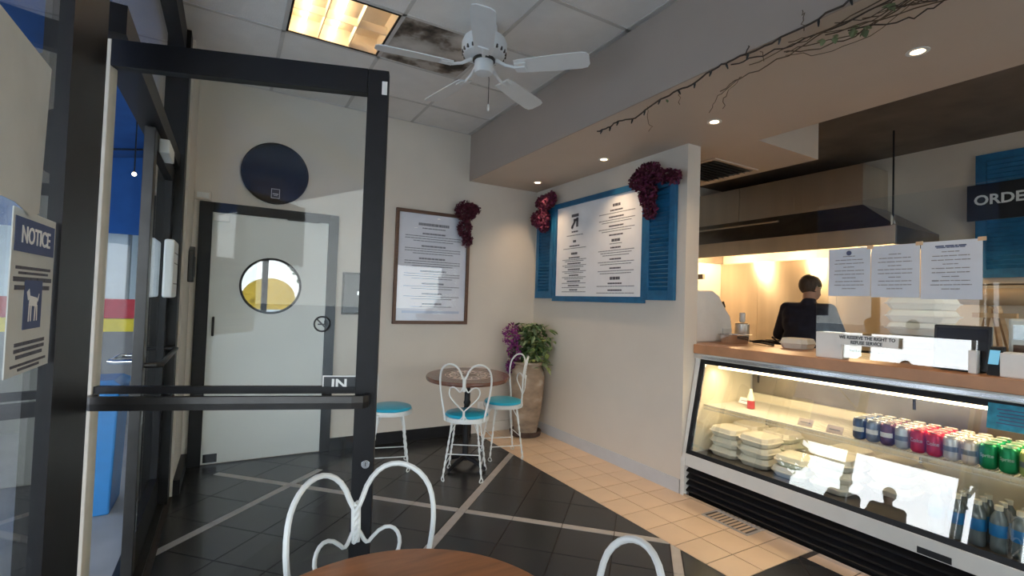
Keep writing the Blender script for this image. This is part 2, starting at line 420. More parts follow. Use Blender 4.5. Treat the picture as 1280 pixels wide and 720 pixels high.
# light fixtures in the ceiling grid
def light_panel(y0, y1, label):
    x0, x1 = .245, .829
    t = thing('ceiling_light', label, 'ceiling light', (.54, (y0+y1)/2, CZ), group='fluorescent ceiling panels')
    y0 += .014; y1 -= .014
    m = MB().box((x0, y0, CZ+.11), (x1, y1, CZ+.12)).box((x0, y0, CZ), (x0+.006, y1, CZ+.11)).box((x1-.006, y0, CZ), (x1, y1, CZ+.11)).box((x0, y0, CZ), (x1, y0+.006, CZ+.11)).box((x0, y1-.006, CZ), (x1, y1, CZ+.11))
    m.build('reflector', 'reflector', t)
    m = MB()
    for a, b in (((x0, y0), (x1, y0+.012)), ((x0, y1-.012), (x1, y1)), ((x0, y0+.012), (x0+.012, y1-.012)), ((x1-.012, y0+.012), (x1, y1-.012))): m.box((a[0], a[1], CZ-.006), (b[0], b[1], CZ))
    m.build('light_frame', 'black_metal', t)
    for k in (1, 2): MB().box((x0+(x1-x0)*k/3-.003, y0+.012, CZ+.004), (x0+(x1-x0)*k/3+.003, y1-.012, CZ+.055)).build('louver', 'reflector', t)
    for k in (1,): MB().box((x0+.012, (y0+y1)/2-.003, CZ+.004), (x1-.012, (y0+y1)/2+.003, CZ+.055)).build('louver', 'reflector', t)
    for xx in (x0+.10, x0+.29): MB().cyl((xx, y0+.03, CZ+.085), (xx, y1-.03, CZ+.085), .014, n=12).build('tube', 'glow_tube', t, smooth=True)
    return t
light_panel(YS[3], YS[2], 'lit warm fluorescent ceiling panel beside the stained tile')
light_panel(YS[8], YS[7], 'added warm fluorescent ceiling panel over the near table, out of view')  # this panel and the next are unseen, added to help light the room
light_panel(YS[12], YS[11], 'added warm fluorescent ceiling panel nearest the street window, out of view')
# recessed downlights in the soffit
dl = [((2.675, 4.164), 'recessed downlight in soffit corner above left burgundy flowers'), ((2.685, 3.157), 'recessed downlight in soffit above the menu board'),
      ((2.711, 2.094), 'recessed downlight below the hanging vine twigs'), ((2.725, 1.005), 'recessed downlight in soffit nearest the camera, upper right')]
for (x, y), lb in dl:
    t = thing('downlight', lb, 'downlight', (x, y, SZ), group='soffit downlights')
    rings = [[(x+r*math.cos(2*PI*i/20), y+r*math.sin(2*PI*i/20), z) for i in range(20)] for r, z in ((.029, SZ-.001), (.029, SZ-.004), (.046, SZ-.004), (.046, SZ-.001))]
    MB().loft(rings, cap=False, closed=True).build('trim_ring', 'white_plastic', t, smooth=True)
    MB().lathe([(.028, SZ-.0035), (.018, SZ-.006), (.004, SZ-.0065)], (x, y, 0), 16).build('bulb', 'glow_down', t, smooth=True)
    sp = lamp('downlight_lamp', 'SPOT', (x, y, SZ-.012), 30, (1, .70, .42), t, spot_size=math.radians(105), spot_blend=1.0, shadow_soft_size=.03)

# ---------------------------------------------------------------- storefront (left)
fr = MB()
fr.box((-.385, 1.47, 0), (-.335, 1.80, CZ+.1))                # hinge-side post
struct('trim_2', fr, 'black_metal', 'wide black entrance post beside the notice sheet', 'post')
struct('trim_3', MB().box((-.44, 3.80, 0), (-.285, 3.93, CZ+.1)), 'black_metal', 'black far door jamb post', 'post')
struct('trim_4', MB().box((-.41, 1.90, 2.15), (-.31, 3.80, 2.24)), 'black_metal', 'black door header bar over entrance', 'header')
struct('trim_5', MB().box((-.41, 1.90, CZ-.16), (-.31, 3.80, CZ+.1)), 'black_metal', 'black top frame of transom under ceiling', 'frame')
struct('trim_6', MB().box((-.42, -.215, 2.15), (-.32, 1.47, 2.24)).box((-.42, -.215, CZ-.1), (-.32, 1.47, CZ+.1)).box((-.42, -.215, 0), (-.32, 1.47, .10)), 'black_metal', 'black window frame rails beside the entrance', 'frame')
for i, y in enumerate((-.25,)):
    struct('trim_%d' % (7+i), MB().box((-.41, y-.035, .1), (-.33, y+.035, CZ)), 'black_metal', 'black window mullion beside the near table', 'mullion')
struct('trim_8', MB().box((-.42, 1.90, -.004), (-.30, 3.80, .012)), 'dark_bronze', 'bronze threshold plate under the entrance doors', 'threshold')
struct('window_1', MB().box((-.354, 1.90, 2.24), (-.348, 3.80, CZ-.16)), 'glass', 'clear transom pane over the entrance doors', 'window')
struct('wall_side', MB().box((-.42, FY, 0), (-.34, -.285, CZ+.25)), 'wall', 'unseen cream side wall behind the near table, added to cut side light', 'wall')  # unseen solid wall, put here to reduce light from the left
for i, (a, b) in enumerate(((-.215, 1.47),)):
    struct('window_%d' % (2+i), MB().box((-.354, a, .10), (-.348, b, 2.15)).box((-.354, a, 2.24), (-.348, b, CZ-.1)), 'glass', 'storefront pane holding the notice sheet', 'window')
struct('window_3', MB().box((-.1, FY-.06, .45), (4.9, FY-.054, 2.25)), 'glass', 'street-side window pane behind the camera', 'window')
m = MB()
for x in (-.1, 2.2, 4.86): m.box((x, FY-.09, .45), (x+.05, FY-.02, 2.25))
m.box((-.1, FY-.09, .45), (4.9, FY-.02, .5)).box((-.1, FY-.09, 2.2), (4.9, FY-.02, 2.25))
struct('trim_9', m, 'black_metal', 'black street window frame behind the camera', 'frame')

# open glass door leaf (hinged at the post, swung into the room)
H0 = Vector((-.345, 1.929, 0)); U = Vector((.94316675, -.33231984, 0)); N = Vector((-U.y, U.x, 0)); Zv = Vector((0, 0, 1))
d1 = thing('entrance_door', 'open glass entrance door with black frame, push bar and IN sign', 'door', tuple(H0))
def dbox(u0, u1, z0, z1, n0=-.02, n1=.02): 
    return MB().obox(H0+U*((u0+u1)/2)+N*((n0+n1)/2)+Zv*((z0+z1)/2), U, N, Zv, (abs(u1-u0)/2, abs(n1-n0)/2, abs(z1-z0)/2))
dbox(-.040, .006, .012, 2.13).build('hinge_stile', 'beige_edge', d1, bevel=.002, label='beige hinge edge of the open door')
dbox(.768, .8365, .012, 2.13).build('lock_stile', 'black_metal', d1, bevel=.003)
dbox(.006, .768, 2.047, 2.13).build('top_rail', 'black_metal', d1, bevel=.002)
dbox(.006, .768, .012, .22).build('bottom_rail', 'black_metal', d1, bevel=.002)
dbox(.006, .768, .22, 2.047, -.003, .003).build('glass_pane', 'glass', d1)
dbox(.006, .768, 1.040, 1.062, -.012, .012).build('mid_rail', 'black_metal', d1)
pb = [H0+U*a+N*b+Zv*1.022 for a, b in ((.02, -.028), (.02, -.055), (.035, -.066), (.40, -.066), (.765, -.066), (.795, -.060), (.806, -.045), (.806, -.018))]
rings = []
for i, p in enumerate(pb):
    a = pb[max(i-1, 0)]; b = pb[min(i+1, len(pb)-1)]; t = (b-a).normalized(); s = t.cross(Zv)
    rings.append([p+s*x+Zv*z for x, z in ((-.009, -.02), (.009, -.02), (.011, 0), (.009, .02), (-.009, .02), (-.011, 0))])
MB().loft(rings).build('push_bar', 'dark_bronze', d1)
sg = dbox(.663, .774, 1.046, 1.098, -.008, -.005).build('in_sign', 'white_ink', d1, label='black IN sign with white border')
dbox(.667, .770, 1.050, 1.094, -.0092, -.0078).build('sign_face', 'black_plastic', sg)
text('sign_text', 'IN', .040, H0+U*.716-N*.0095+Zv*1.071, U, Zv, 'white_ink', sg, bold=.0012, sx=1.25)
c = H0+U*.653-N*.006+Zv*1.267
m = MB(); m.tube([c+U*(.024*math.cos(a))+Zv*(.024*math.sin(a)) for a in [2*PI*k/28 for k in range(28)]], .0028, 6, closed=True)
m.obox(c, (U*.707-Zv*.707), N, (U*.707+Zv*.707), (.023, .001, .0025)); m.obox(c-Zv*.001, U, N, Zv, (.013, .001, .0022)); m.obox(c+U*.008+Zv*.006, U, N, Zv, (.0015, .001, .006))
m.build('no_smoking_sticker', 'black_plastic', d1)
q = H0+U*.812+Zv*.811
lk = MB().cyl(q-N*.018, q-N*.030, .014, n=16).build('lock_cylinder', 'chrome', d1, smooth=True, bevel=.001)
MB().obox(q-N*.0305, U, N, Zv, (.0012, .0012, .006)).build('keyhole', 'black_plastic', lk)
dbox(.815, .832, 2.046, 2.091, -.0215, -.0195).build('strike_tag', 'white_plastic', d1)

# fixed second leaf
d2 = thing('entrance_door', 'closed glass entrance leaf with pull handle beyond the open door', 'door', (-.357, 3.3, 0))
def lbox(y0, y1, z0, z1, x0=-.38, x1=-.336): return MB().box((x0, y0, z0), (x1, y1, z1))
lbox(2.86, 2.94, .014, 2.14).build('lock_stile', 'dark_bronze', d2, bevel=.003)
lbox(3.71, 3.79, .014, 2.14).build('hinge_stile', 'black_metal', d2, bevel=.003)
lbox(2.94, 3.71, 2.05, 2.14).build('top_rail', 'black_metal', d2); lbox(2.94, 3.71, .014, .2).build('bottom_rail', 'black_metal', d2)
lbox(2.94, 3.71, .2, 2.05, -.361, -.355).build('glass_pane', 'glass', d2)
m = MB().tube([(-.345, 2.90, 1.00), (-.29, 2.90, 1.00), (-.272, 2.92, 1.00), (-.272, 3.70, 1.00), (-.29, 3.73, 1.0), (-.345, 3.73, 1.0)], .013, 10); m.build('push_bar', 'dark_bronze', d2, smooth=True)
m = MB().tube([(-.38, 2.90, 1.02), (-.45, 2.90, 1.02), (-.47, 2.92, 1.02), (-.47, 3.15, 1.02), (-.45, 3.17, 1.02), (-.36, 3.17, 1.02)], .011, 10); m.build('pull_handle', 'chrome', d2, smooth=True)
lbox(3.0, 3.24, 2.055, 2.125, -.337, -.292).build('door_closer', 'white_plastic', d2, bevel=.006)
lbox(2.885, 2.915, .72, .78, -.335, -.333).build('latch_plate', 'chrome', d2); lbox(2.885, 2.915, .22, .36, -.335, -.333).build('bolt_plate', 'chrome', d2)
wb = thing('wall_box', 'white plastic box mounted on the closed glass leaf', 'box', (-.33, 3.55, 1.32))
MB().box((-.335, 3.42, 1.32), (-.285, 3.68, 1.66)).build('housing', 'white_plastic', wb, bevel=.012)
for z in (1.40, 1.52, 1.58): MB().box((-.286, 3.45, z), (-.2835, 3.65, z+.006)).build('groove', 'deck_dark', wb)
# notice sheet + hanging paper on the window
R_ = Vector((0, 1, 0))
nb = thing('notice_sheet', 'notice sheet with dark heading and dog picture on entrance glass', 'notice', (-.345, 1.34, 1.2))
MB().box((-.3455, 1.215, 1.19), (-.3435, 1.462, 1.505)).build('sheet', 'sheet_grey', nb)
MB().box((-.3435, 1.225, 1.425), (-.3422, 1.452, 1.490)).build('heading', 'ink_blue', nb)
text('heading_text', 'NOTICE', .046, (-.3420, 1.338, 1.457), R_, Zv, 'white_ink', nb, bold=.0006)
MB().box((-.3435, 1.29, 1.275), (-.3420, 1.390, 1.372)).build('picture', 'ink_blue', nb)
m = MB()   # small white standing dog
for a, b, ra, rb in (((1.315, 1.332), (1.36, 1.328), .010, .009), ((1.315, 1.335), (1.307, 1.352), .007, .008), ((1.318, 1.325), (1.316, 1.29), .004, .003), ((1.328, 1.325), (1.328, 1.29), .004, .003), ((1.352, 1.322), (1.35, 1.29), .004, .003), ((1.361, 1.322), (1.364, 1.29), .004, .003), ((1.364, 1.33), (1.372, 1.345), .003, .002)):
    m.tube([(-.3418, a[0], a[1]), (-.3418, b[0], b[1])], [ra, rb], 8)
m.v = [(-.3418+(p[0]+.3418)*.08, p[1], p[2]) for p in m.v]
m.build('dog_print', 'white_ink', nb)
print_lines([(0, .205-.0, .20, .006), (0, .195, .17, .005), (0, .183, .22, .009), (0, .167, .2, .009), (0, .058, .17, .007), (0, .046, .17, .007), (0, .034, .15, .007), (0, .018, .2, .005), (0, .009, .12, .005)], (-.3434, 1.338, 1.19), R_, Zv, 'small_print', 'ink', nb)
pp = MB()
rows = []
for j in range(13):
    y = .86+.50*j/12
    zb = 1.505+.008*math.sin(j*1.1)+.0*j; rows.append((y, zb))
for t in (0, 1):
    for y, zb in rows: pass
vs = []; fs = []
for i, (y, zb) in enumerate(rows):
    for k in range(5):
        z = zb+(1.815-zb)*k/4; x = -.342+.006*math.sin(i*.9)*(1-k/4)
        vs += [(x, y, z), (x+.0015, y, z)]
n = 5
for i in range(12):
    for k in range(4):
        a = (i*n+k)*2; b = a+2; c_ = ((i+1)*n+k)*2; d_ = c_+2
        fs += [(a, b, d_, c_), (a+1, c_+1, d_+1, b+1)]
pp.add(vs, fs)
tag(pp.build('hanging_paper', 'sheet_grey', smooth=True), 'large blank cream sheet hanging on entrance glass above the notice', 'sheet')
# ================================================================ BACK WALL
Xv = Vector((1, 0, 0)); Yv = Vector((0, 1, 0))
dj = thing('door_1', 'white interior door with round porthole in black frame', 'door', (.3, D, 0)); dj['kind'] = 'structure'
yf = D-.035
m = MB().box((-.229, yf, 0), (-.14, D, 2.075)).box((.737, yf, 0), (.819, D, 2.075)).box((-.14, yf, 2.0), (.737, D, 2.075))
m.build('door_frame', 'black_metal', dj, bevel=.003)
pc = Vector((.300, 0, 1.428)); pr = .228
# slab with a circular hole
n = 40; out = []; inn = []
x0, x1, z0, z1 = -.138, .735, .012, 1.998
def edge(a):
    dx, dz = math.cos(a), math.sin(a); ts = []
    if dx > 1e-9: ts.append((x1-pc.x)/dx)
    if dx < -1e-9: ts.append((x0-pc.x)/dx)
    if dz > 1e-9: ts.append((z1-pc.z)/dz)
    if dz < -1e-9: ts.append((z0-pc.z)/dz)
    t = min(ts); return (pc.x+dx*t, pc.z+dz*t)
angs = sorted([2*PI*k/n for k in range(n)]+[math.atan2(zz-pc.z, xx-pc.x) % (2*PI) for xx in (x0, x1) for zz in (z0, z1)])
ys, yb = D-.022, D-.002
R4 = [[], [], [], []]
for a in angs:
    e = edge(a); i_ = (pc.x+pr*math.cos(a), pc.z+pr*math.sin(a))
    R4[0].append((i_[0], ys, i_[1])); R4[1].append((e[0], ys, e[1])); R4[2].append((e[0], yb, e[1])); R4[3].append((i_[0], yb, i_[1]))
MB().loft(R4, cap=False, closed=True).build('slab', 'door_white', dj)
def ring_y(c, r0, r1, ya, yb_, n=40):
    return MB().loft([[(c.x+r*math.cos(2*PI*i/n), y, c.z+r*math.sin(2*PI*i/n)) for i in range(n)] for r, y in ((r0, ya), (r1, ya), (r1, yb_), (r0, yb_))], cap=False, closed=True)
ring_y(pc, pr-.012, pr+.006, D-.028, D-.004).build('porthole_ring', 'black_metal', dj, smooth=True)
MB().loft([[(pc.x+(pr-.012)*math.cos(2*PI*i/n), y, pc.z+(pr-.012)*math.sin(2*PI*i/n)) for i in range(n)] for y in (D-.016, D-.012)]).build('porthole_pane', 'porthole', dj)
MB().loft([[(pc.x+(pr-.012)*math.cos(2*PI*i/n), y, pc.z+(pr-.012)*math.sin(2*PI*i/n)) for i in range(n)] for y in (D-.008, D-.004)]).build('porthole_backing', 'black_plastic', dj)
MB().box((-.128, ys-.045, 1.925), (-.02, ys, 1.985)).build('door_closer', 'white_plastic', dj, bevel=.004)
MB().box((.40, ys-.012, 1.99), (.66, ys, 2.0)).build('stop_strip', 'dark_bronze', dj)
MB().box((-.125, ys-.004, .02), (-.03, ys, .085)).build('kick_plate', 'black_metal', dj)
hd = MB().tube([(-.10, ys, 1.02), (-.10, ys-.035, 1.02), (-.10, ys-.035, 1.16), (-.10, ys, 1.16)], .009, 8).build('pull_handle', 'black_metal', dj, smooth=True)
# round black disc above the door
dc = Vector((.295, 0, 2.372)); t = thing('wall_disc', 'round glossy black disc hung above the white door', 'wall disc', (.295, D, 2.12))
MB().loft([[(dc.x+r*math.cos(2*PI*i/48), y, dc.z+r*math.sin(2*PI*i/48)) for i in range(48)] for r, y in ((.255, D-.002), (.258, D-.02), (.25, D-.028), (.243, D-.024))]).build('disc', 'disc_black', t, smooth=True)
MB().tube([(dc.x+.252*math.cos(2*PI*i/48), D-.027, dc.z+.252*math.sin(2*PI*i/48)) for i in range(48)], .006, 6, closed=True).build('rim', 'dark_bronze', t, smooth=True)
lb = MB().box((.265, D-.0285, 2.162), (.335, D-.0265, 2.245)).build('label_plate', 'dark_bronze', t)
m = MB()
for a, b in (((.268, 2.240), (.332, 2.2425)), ((.268, 2.1645), (.332, 2.167)), ((.268, 2.167), (.2705, 2.24)), ((.3295, 2.167), (.332, 2.24)), ((.278, 2.198), (.322, 2.2025)), ((.285, 2.186), (.315, 2.1885))): m.box((a[0], D-.0296, a[1]), (b[0], D-.028, b[1]))
m.build('label_print', 'white_ink', lb)
# small boxes on the walls
t = thing('junction_box', 'small white box on wall at the top left of the door frame', 'box', (-.2, D, 2.09))
MB().box((-.262, D-.03, 2.088), (-.155, D, 2.155)).build('housing', 'wall', t, bevel=.004); MB().box((-.25, D-.033, 2.10), (-.168, D-.03, 2.143)).build('cover', 'white_plastic', t, bevel=.002)
t = thing('electrical_panel', 'dark grey panel on wall right of the white door', 'panel', (.94, D, 1.2))
MB().box((.875, D-.02, 1.20), (1.035, D, 1.58)).build('housing', 'deck_dark', t, bevel=.004); MB().box((.888, D-.024, 1.215), (1.022, D-.02, 1.565)).build('panel_door', 'screen', t, bevel=.002); MB().box((1.005, D-.03, 1.38), (1.015, D-.024, 1.41)).build('latch', 'chrome', t)
t = thing('wall_phone', 'dark handset-shaped box on narrow left wall strip', 'wall phone', (LX, 4.35, 1.4))
MB().prism([(4.27, 1.43), (4.41, 1.43), (4.41, 1.66), (4.37, 1.70), (4.27, 1.66)], LX, LX+.035, 'x').build('housing', 'black_plastic', t, bevel=.006); MB().box((LX+.035, 4.30, 1.47), (LX+.040, 4.38, 1.62)).build('cover', 'dark_bronze', t, bevel=.002)
# outlet by the pot
t = thing('wall_outlet', 'pale power outlet low on the back wall behind chair legs', 'outlet', (2.30, D, .2))
MB().box((2.27, D-.006, .20), (2.345, D, .32)).build('cover_plate', 'white_plastic', t, bevel=.002)
for z in (.235, .285): MB().box((2.295, D-.008, z-.016), (2.32, D-.006, z+.016)).build('socket', 'case_white', t)

# framed menu on the back wall
t = thing('framed_menu', 'brown framed menu sheet under glass on the back wall', 'menu', (1.72, D, 1.12))
x0, x1, z0, z1 = 1.335, 2.108, 1.118, 2.222; fw = .032
for nm, a, b in (('frame_rail', (x0, z0), (x1, z0+fw)), ('frame_rail', (x0, z1-fw), (x1, z1)), ('frame_stile', (x0, z0+fw), (x0+fw, z1-fw)), ('frame_stile', (x1-fw, z0+fw), (x1, z1-fw))):
    MB().box((a[0], D-.03, a[1]), (b[0], D, b[1])).build(nm, 'brown_frame', t, bevel=.004)
MB().box((x0+fw, D-.010, z0+fw), (x1-fw, D-.004, z1-fw)).build('menu_sheet', 'paper', t)
MB().box((x0+fw, D-.022, z0+fw), (x1-fw, D-.019, z1-fw)).build('glass_pane', 'glass_frame', t)
cx = .5*(x0+x1); rows = [(0, .40, .32, .026), (0, .362, .24, .010)]
y = .31
for k, nl in enumerate((3, 3, 3, 3, 2, 2, 1)):
    rows.append((random.uniform(-.01, .01), y, random.uniform(.2, .28), .016)); y -= .027
    for j in range(nl): rows.append((0, y, .58-.16*(j == nl-1), .007)); y -= .023
    y -= .026
print_lines(rows, (cx, D-.0102, 1.69), Xv, Zv, 'menu_print', 'ink_grey', t)
MB().box((x0+.09, D-.0112, z0+.105), (x1-.09, D-.0098, z0+.128)).build('footer_band', 'paper_blue', t)

# ================================================================ MENU WALL (faces -X)
Rm = Vector((0, -1, 0))
t = thing('menu_board', 'blue shuttered menu board with white sheet on partition wall', 'menu board', (RW, 3.5, 1.41))
bx = RW
def shutter(ya, yb, z0, z1, lab):
    s = MB()
    y0, y1 = min(ya, yb), max(ya, yb); st = .055
    s.box((bx-.035, y0, z0), (bx-.002, y0+st, z1)).box((bx-.035, y1-st, z0), (bx-.002, y1, z1)).box((bx-.035, y0+st, z0), (bx-.002, y1-st, z0+.075)).box((bx-.035, y0+st, z1-.07), (bx-.002, y1-st, z1))
    s.box((bx-.008, y0+st, z0+.075), (bx-.002, y1-st, z1-.07))
    so = s.build('shutter', 'blue_paint', t, bevel=.002, label=lab)
    z = z0+.095
    while z < z1-.09:
        MB().obox((bx-.020, (y0+y1)/2, z), (0, 1, 0), (.62, 0, -.78), (.78, 0, .62), ((y1-y0)/2-st, .016, .003)).build('slat', 'blue_paint', so); z += .034
shutter(4.478, 4.16, 1.412, 2.36, 'left blue louvred shutter'); shutter(2.872, 2.562, 1.412, 2.36, 'right blue louvred shutter')
MB().box((bx-.03, 2.872, 2.335), (bx-.002, 4.16, 2.385)).build('frame_rail', 'blue_paint', t, bevel=.002)
MB().box((bx-.03, 2.872, 1.385), (bx-.002, 4.16, 1.437)).build('frame_rail', 'blue_paint', t, bevel=.002)
MB().box((bx-.03, 4.116, 1.437), (bx-.002, 4.16, 2.335)).build('frame_stile', 'blue_paint', t, bevel=.002)
MB().box((bx-.03, 2.872, 1.437), (bx-.002, 2.906, 2.335)).build('frame_stile', 'blue_paint', t, bevel=.002)
MB().box((bx-.014, 2.906, 1.437), (bx-.002, 4.116, 2.335)).build('menu_sheet', 'paper', t)
cx = -.30; rows = []; thick = []; y = .27
lcol = -.31; rcol = .28
thick.append((lcol, .185, .10, .014)); rows.append((lcol, .15, .26, .008)); thick.append((lcol, .09, .05, .022)); thick.append((lcol, .045, .16, .012)); rows.append((lcol, .022, .36, .007)); thick.append((lcol, -.03, .10, .022))
y = -.07
for nl in (2, 2, 2, 2, 1, 1, 1):
    thick.append((lcol, y, random.uniform(.13, .22), .012)); y -= .019
    for j in range(nl): rows.append((lcol, y, .38-.08*j, .007)); y -= .0155
    y -= .008
y = .36; thick.append((rcol, y, .10, .024)); y -= .045
for nl in (1, 2, 2, 0):
    thick.append((rcol, y, random.uniform(.16, .22), .013)); y -= .025
    for j in range(nl): rows.append((rcol, y, .46-.08*j, .007)); y -= .021
    y -= .013
thick.append((rcol, y-.01, .11, .024)); y -= .04; rows.append((rcol, y, .16, .007)); y -= .035
for nl in (3, 2, 2):
    thick.append((rcol, y, random.uniform(.12, .2), .013)); y -= .025
    for j in range(nl): rows.append((rcol, y, .46-.06*j, .007)); y -= .021
    y -= .013
thick.append((rcol, y-.01, .13, .026)); y -= .055
for nl in (1, 1):
    thick.append((rcol, y, .18, .013)); y -= .025; rows.append((rcol, y, .48, .007)); y -= .035
o0 = (bx-.0142, 3.511, 1.886)
print_lines(rows, o0, Rm, Zv, 'menu_print', 'ink_grey', t); print_lines(thick, o0, Rm, Zv, 'menu_headings', 'ink', t)
# dark emblem at the head of the sheet: bar, slanted stroke and two blots
em = MB(); P_ = lambda a, b: Vector((bx-.0146, 3.511-a, 1.886+b))
em.obox(P_(lcol, .345), Rm, Zv, Xv, (.055, .014, .001)); em.obox(P_(lcol-.022, .262), (Rm*.6+Zv*.8), (Zv*.6-Rm*.8), Xv, (.052, .013, .001)); em.obox(P_(lcol+.036, .275), Zv, Rm, Xv, (.045, .016, .001)); em.obox(P_(lcol+.006, .30), Rm, Zv, Xv, (.03, .012, .001)); em.obox(P_(lcol-.04, .235), Rm, Zv, Xv, (.014, .014, .001))
em.build('emblem', 'ink', t)

# ================================================================ FLOWER BUNCHES
def petal_mesh(pts, size, mb, up=None):
    for p in pts:
        a = random.uniform(0, 2*PI); tl = random.uniform(-1, 1)
        n = Vector((random.gauss(0, 1), random.gauss(0, 1), random.gauss(0, 1))).normalized()
        u = n.orthogonal().normalized(); v = n.cross(u); s = size*random.uniform(.7, 1.3)
        c, si = math.cos(a), math.sin(a); uu = u*c+v*si; vv = v*c-u*si; p = Vector(p)
        mb.add([p-uu*s, p+vv*s*.55+n*s*.25, p+uu*s, p-vv*s*.55+n*s*.25, p+n*s*.1], [(0, 1, 4), (1, 2, 4), (2, 3, 4), (3, 0, 4)])
def bunch(label, lobes, m1, m2, hook, lo, hi, size=.016, dens=2200):
    t = thing('flower_bunch', label, 'flowers', hook, group='burgundy flower bunches')
    a, b = MB(), MB()
    for c, r in lobes:
        nvol = int(dens*4.2*r[0]*r[1]*r[2]*90)+60
        for k in range(nvol):
            d = Vector((random.gauss(0, 1), random.gauss(0, 1), random.gauss(0, 1))).normalized()*random.uniform(.6, 1.0)
            p = [c[i]+d[i]*r[i] for i in range(3)]
            p = [min(max(p[i], lo[i]), hi[i]) for i in range(3)]
            petal_mesh([p], size, a if random.random() < .6 else b)
    a.build('petals', m1, t, kind='stuff'); b.build('petals', m2, t, kind='stuff')
    st = MB()
    for c, r in lobes: st.tube([hook, ((hook[0]+c[0])/2, (hook[1]+c[1])/2, (hook[2]+c[2])/2+.01), (c[0], c[1], c[2]-r[2]*.6)], .004, 6)
    st.build('stem', 'vine', t)
bunch('dark burgundy flower bunch on the framed menu corner', [((2.03, 4.47, 2.26), (.13, .05, .11)), ((2.10, 4.47, 2.29), (.09, .05, .06)), ((2.02, 4.47, 2.08), (.085, .045, .10)), ((2.05, 4.47, 1.97), (.06, .04, .08))], 'burgundy', 'burgundy', (2.03, 4.515, 2.20), (1.8, 4.38, 1.8), (2.3, 4.545, 2.5))
bunch('burgundy flower bunch on the left end of the blue menu board', [((2.84, 4.26, 2.42), (.06, .17, .09)), ((2.83, 4.16, 2.44), (.05, .10, .08)), ((2.84, 4.30, 2.24), (.05, .12, .12)), ((2.84, 4.42, 2.27), (.05, .08, .09)), ((2.84, 4.27, 2.16), (.04, .08, .06))], 'plum', 'burgundy', (2.88, 4.27, 2.36), (2.72, 3.9, 2.0), (2.915, 4.54, 2.56))
bunch('burgundy flower bunch draped on the right end of the blue menu board', [((2.84, 2.80, 2.42), (.06, .14, .09)), ((2.84, 2.92, 2.38), (.05, .08, .08)), ((2.84, 2.80, 2.26), (.05, .10, .12)), ((2.84, 2.77, 2.12), (.045, .07, .08)), ((2.84, 2.62, 2.36), (.05, .09, .06)), ((2.84, 2.53, 2.33), (.04, .06, .06))], 'burgundy', 'plum', (2.88, 2.78, 2.36), (2.72, 2.4, 2.0), (2.884, 3.05, 2.56))

# ================================================================ POTTED PLANT
t = thing('potted_plant', 'tall stone pot with trailing variegated plant and purple flowers in corner', 'plant', (2.70, 4.29, 0))
c = (2.70, 4.29, 0)
MB().lathe([(.11, .003), (.155, .006), (.165, .05), (.158, .056), (.145, .03), (.10, .02)], c, 28).build('saucer', 'saucer', t, smooth=True)
MB().lathe([(.10, .021), (.115, .03), (.150, .22), (.178, .46), (.182, .60), (.165, .68), (.140, .715), (.160, .735), (.160, .755), (.140, .755), (.13, .70), (.10, .69)], c, 32).build('pot', 'leopard_stone', t, smooth=True)
MB().lathe([(.128, .69), (.10, .71), (.01, .715)], c, 16).build('soil', 'soil', t)
def leaf(mb, p, d, l, wd, fold=.25):
    p = Vector(p); d = Vector(d).normalized(); s = d.cross(Zv)
    if s.length < .1: s = Xv.copy()
    s.normalize(); n = s.cross(d)
    mb.add([p, p+d*l*.35+s*wd-n*fold*wd, p+d*l*.45, p+d*l*.35-s*wd-n*fold*wd, p+d*l*.8+s*wd*.5-n*(fold*wd+l*.12), p+d*l*.8-n*l*.10, p+d*l*.8-s*wd*.5-n*(fold*wd+l*.12), p+d*l-n*l*.25],
           [(0, 1, 2), (0, 2, 3), (1, 4, 5, 2), (2, 5, 6, 3), (4, 7, 5), (5, 7, 6)])
stems = MB()
for k in range(13):
    a = random.uniform(0, 2*PI); r = random.uniform(.06, .20); h = random.uniform(.20, .38); droop = random.choice((0, 0, .25, .45))
    p0 = Vector((c[0]+.05*math.cos(a), c[1]+.05*math.sin(a), .71)); p1 = p0+Vector((r*.5*math.cos(a), r*.5*math.sin(a), h)); p2 = p0+Vector((r*math.cos(a), r*math.sin(a), h*(1-droop*1.6)))
    stems.tube([p0, p1, p2], .005, 6)
stems.build('stem', 'leaf', t)
for k in range(270):
    lt = random.random() < .30
    if lt: pos = (random.uniform(2.66, 2.88), random.uniform(4.08, 4.36), random.uniform(.70, 1.02))
    else: pos = (random.uniform(2.60, 2.88), random.uniform(4.10, 4.50), random.uniform(.86, 1.15))
    a = random.uniform(0, 2*PI)
    mb = MB(); leaf(mb, (0, 0, 0), (math.cos(a)*.8, math.sin(a)*.8, random.uniform(-.9, .5)), random.uniform(.08, .125), random.uniform(.022, .036))
    for q, vv in enumerate(mb.v):
        mb.v[q] = (min(vv[0]+pos[0], 2.912), min(vv[1]+pos[1], 4.54), vv[2]+pos[2])
    mb.build('leaf', random.choice(['leaf_light', 'leaf_pale']) if lt else random.choice(['leaf', 'leaf', 'leaf_pale']), t)
fl = MB()
for cc, r in (((2.52, 4.33, 1.02), (.10, .09, .13)), ((2.55, 4.31, .85), (.08, .08, .11)), ((2.54, 4.34, .70), (.06, .06, .08))):
    for k in range(230):
        d = Vector((random.gauss(0, 1), random.gauss(0, 1), random.gauss(0, 1))).normalized()*random.uniform(.6, 1)
        petal_mesh([(cc[0]+d.x*r[0], cc[1]+d.y*r[1], cc[2]+d.z*r[2])], .017, fl)
fl.build('purple_blossom', 'purple', t, kind='stuff')

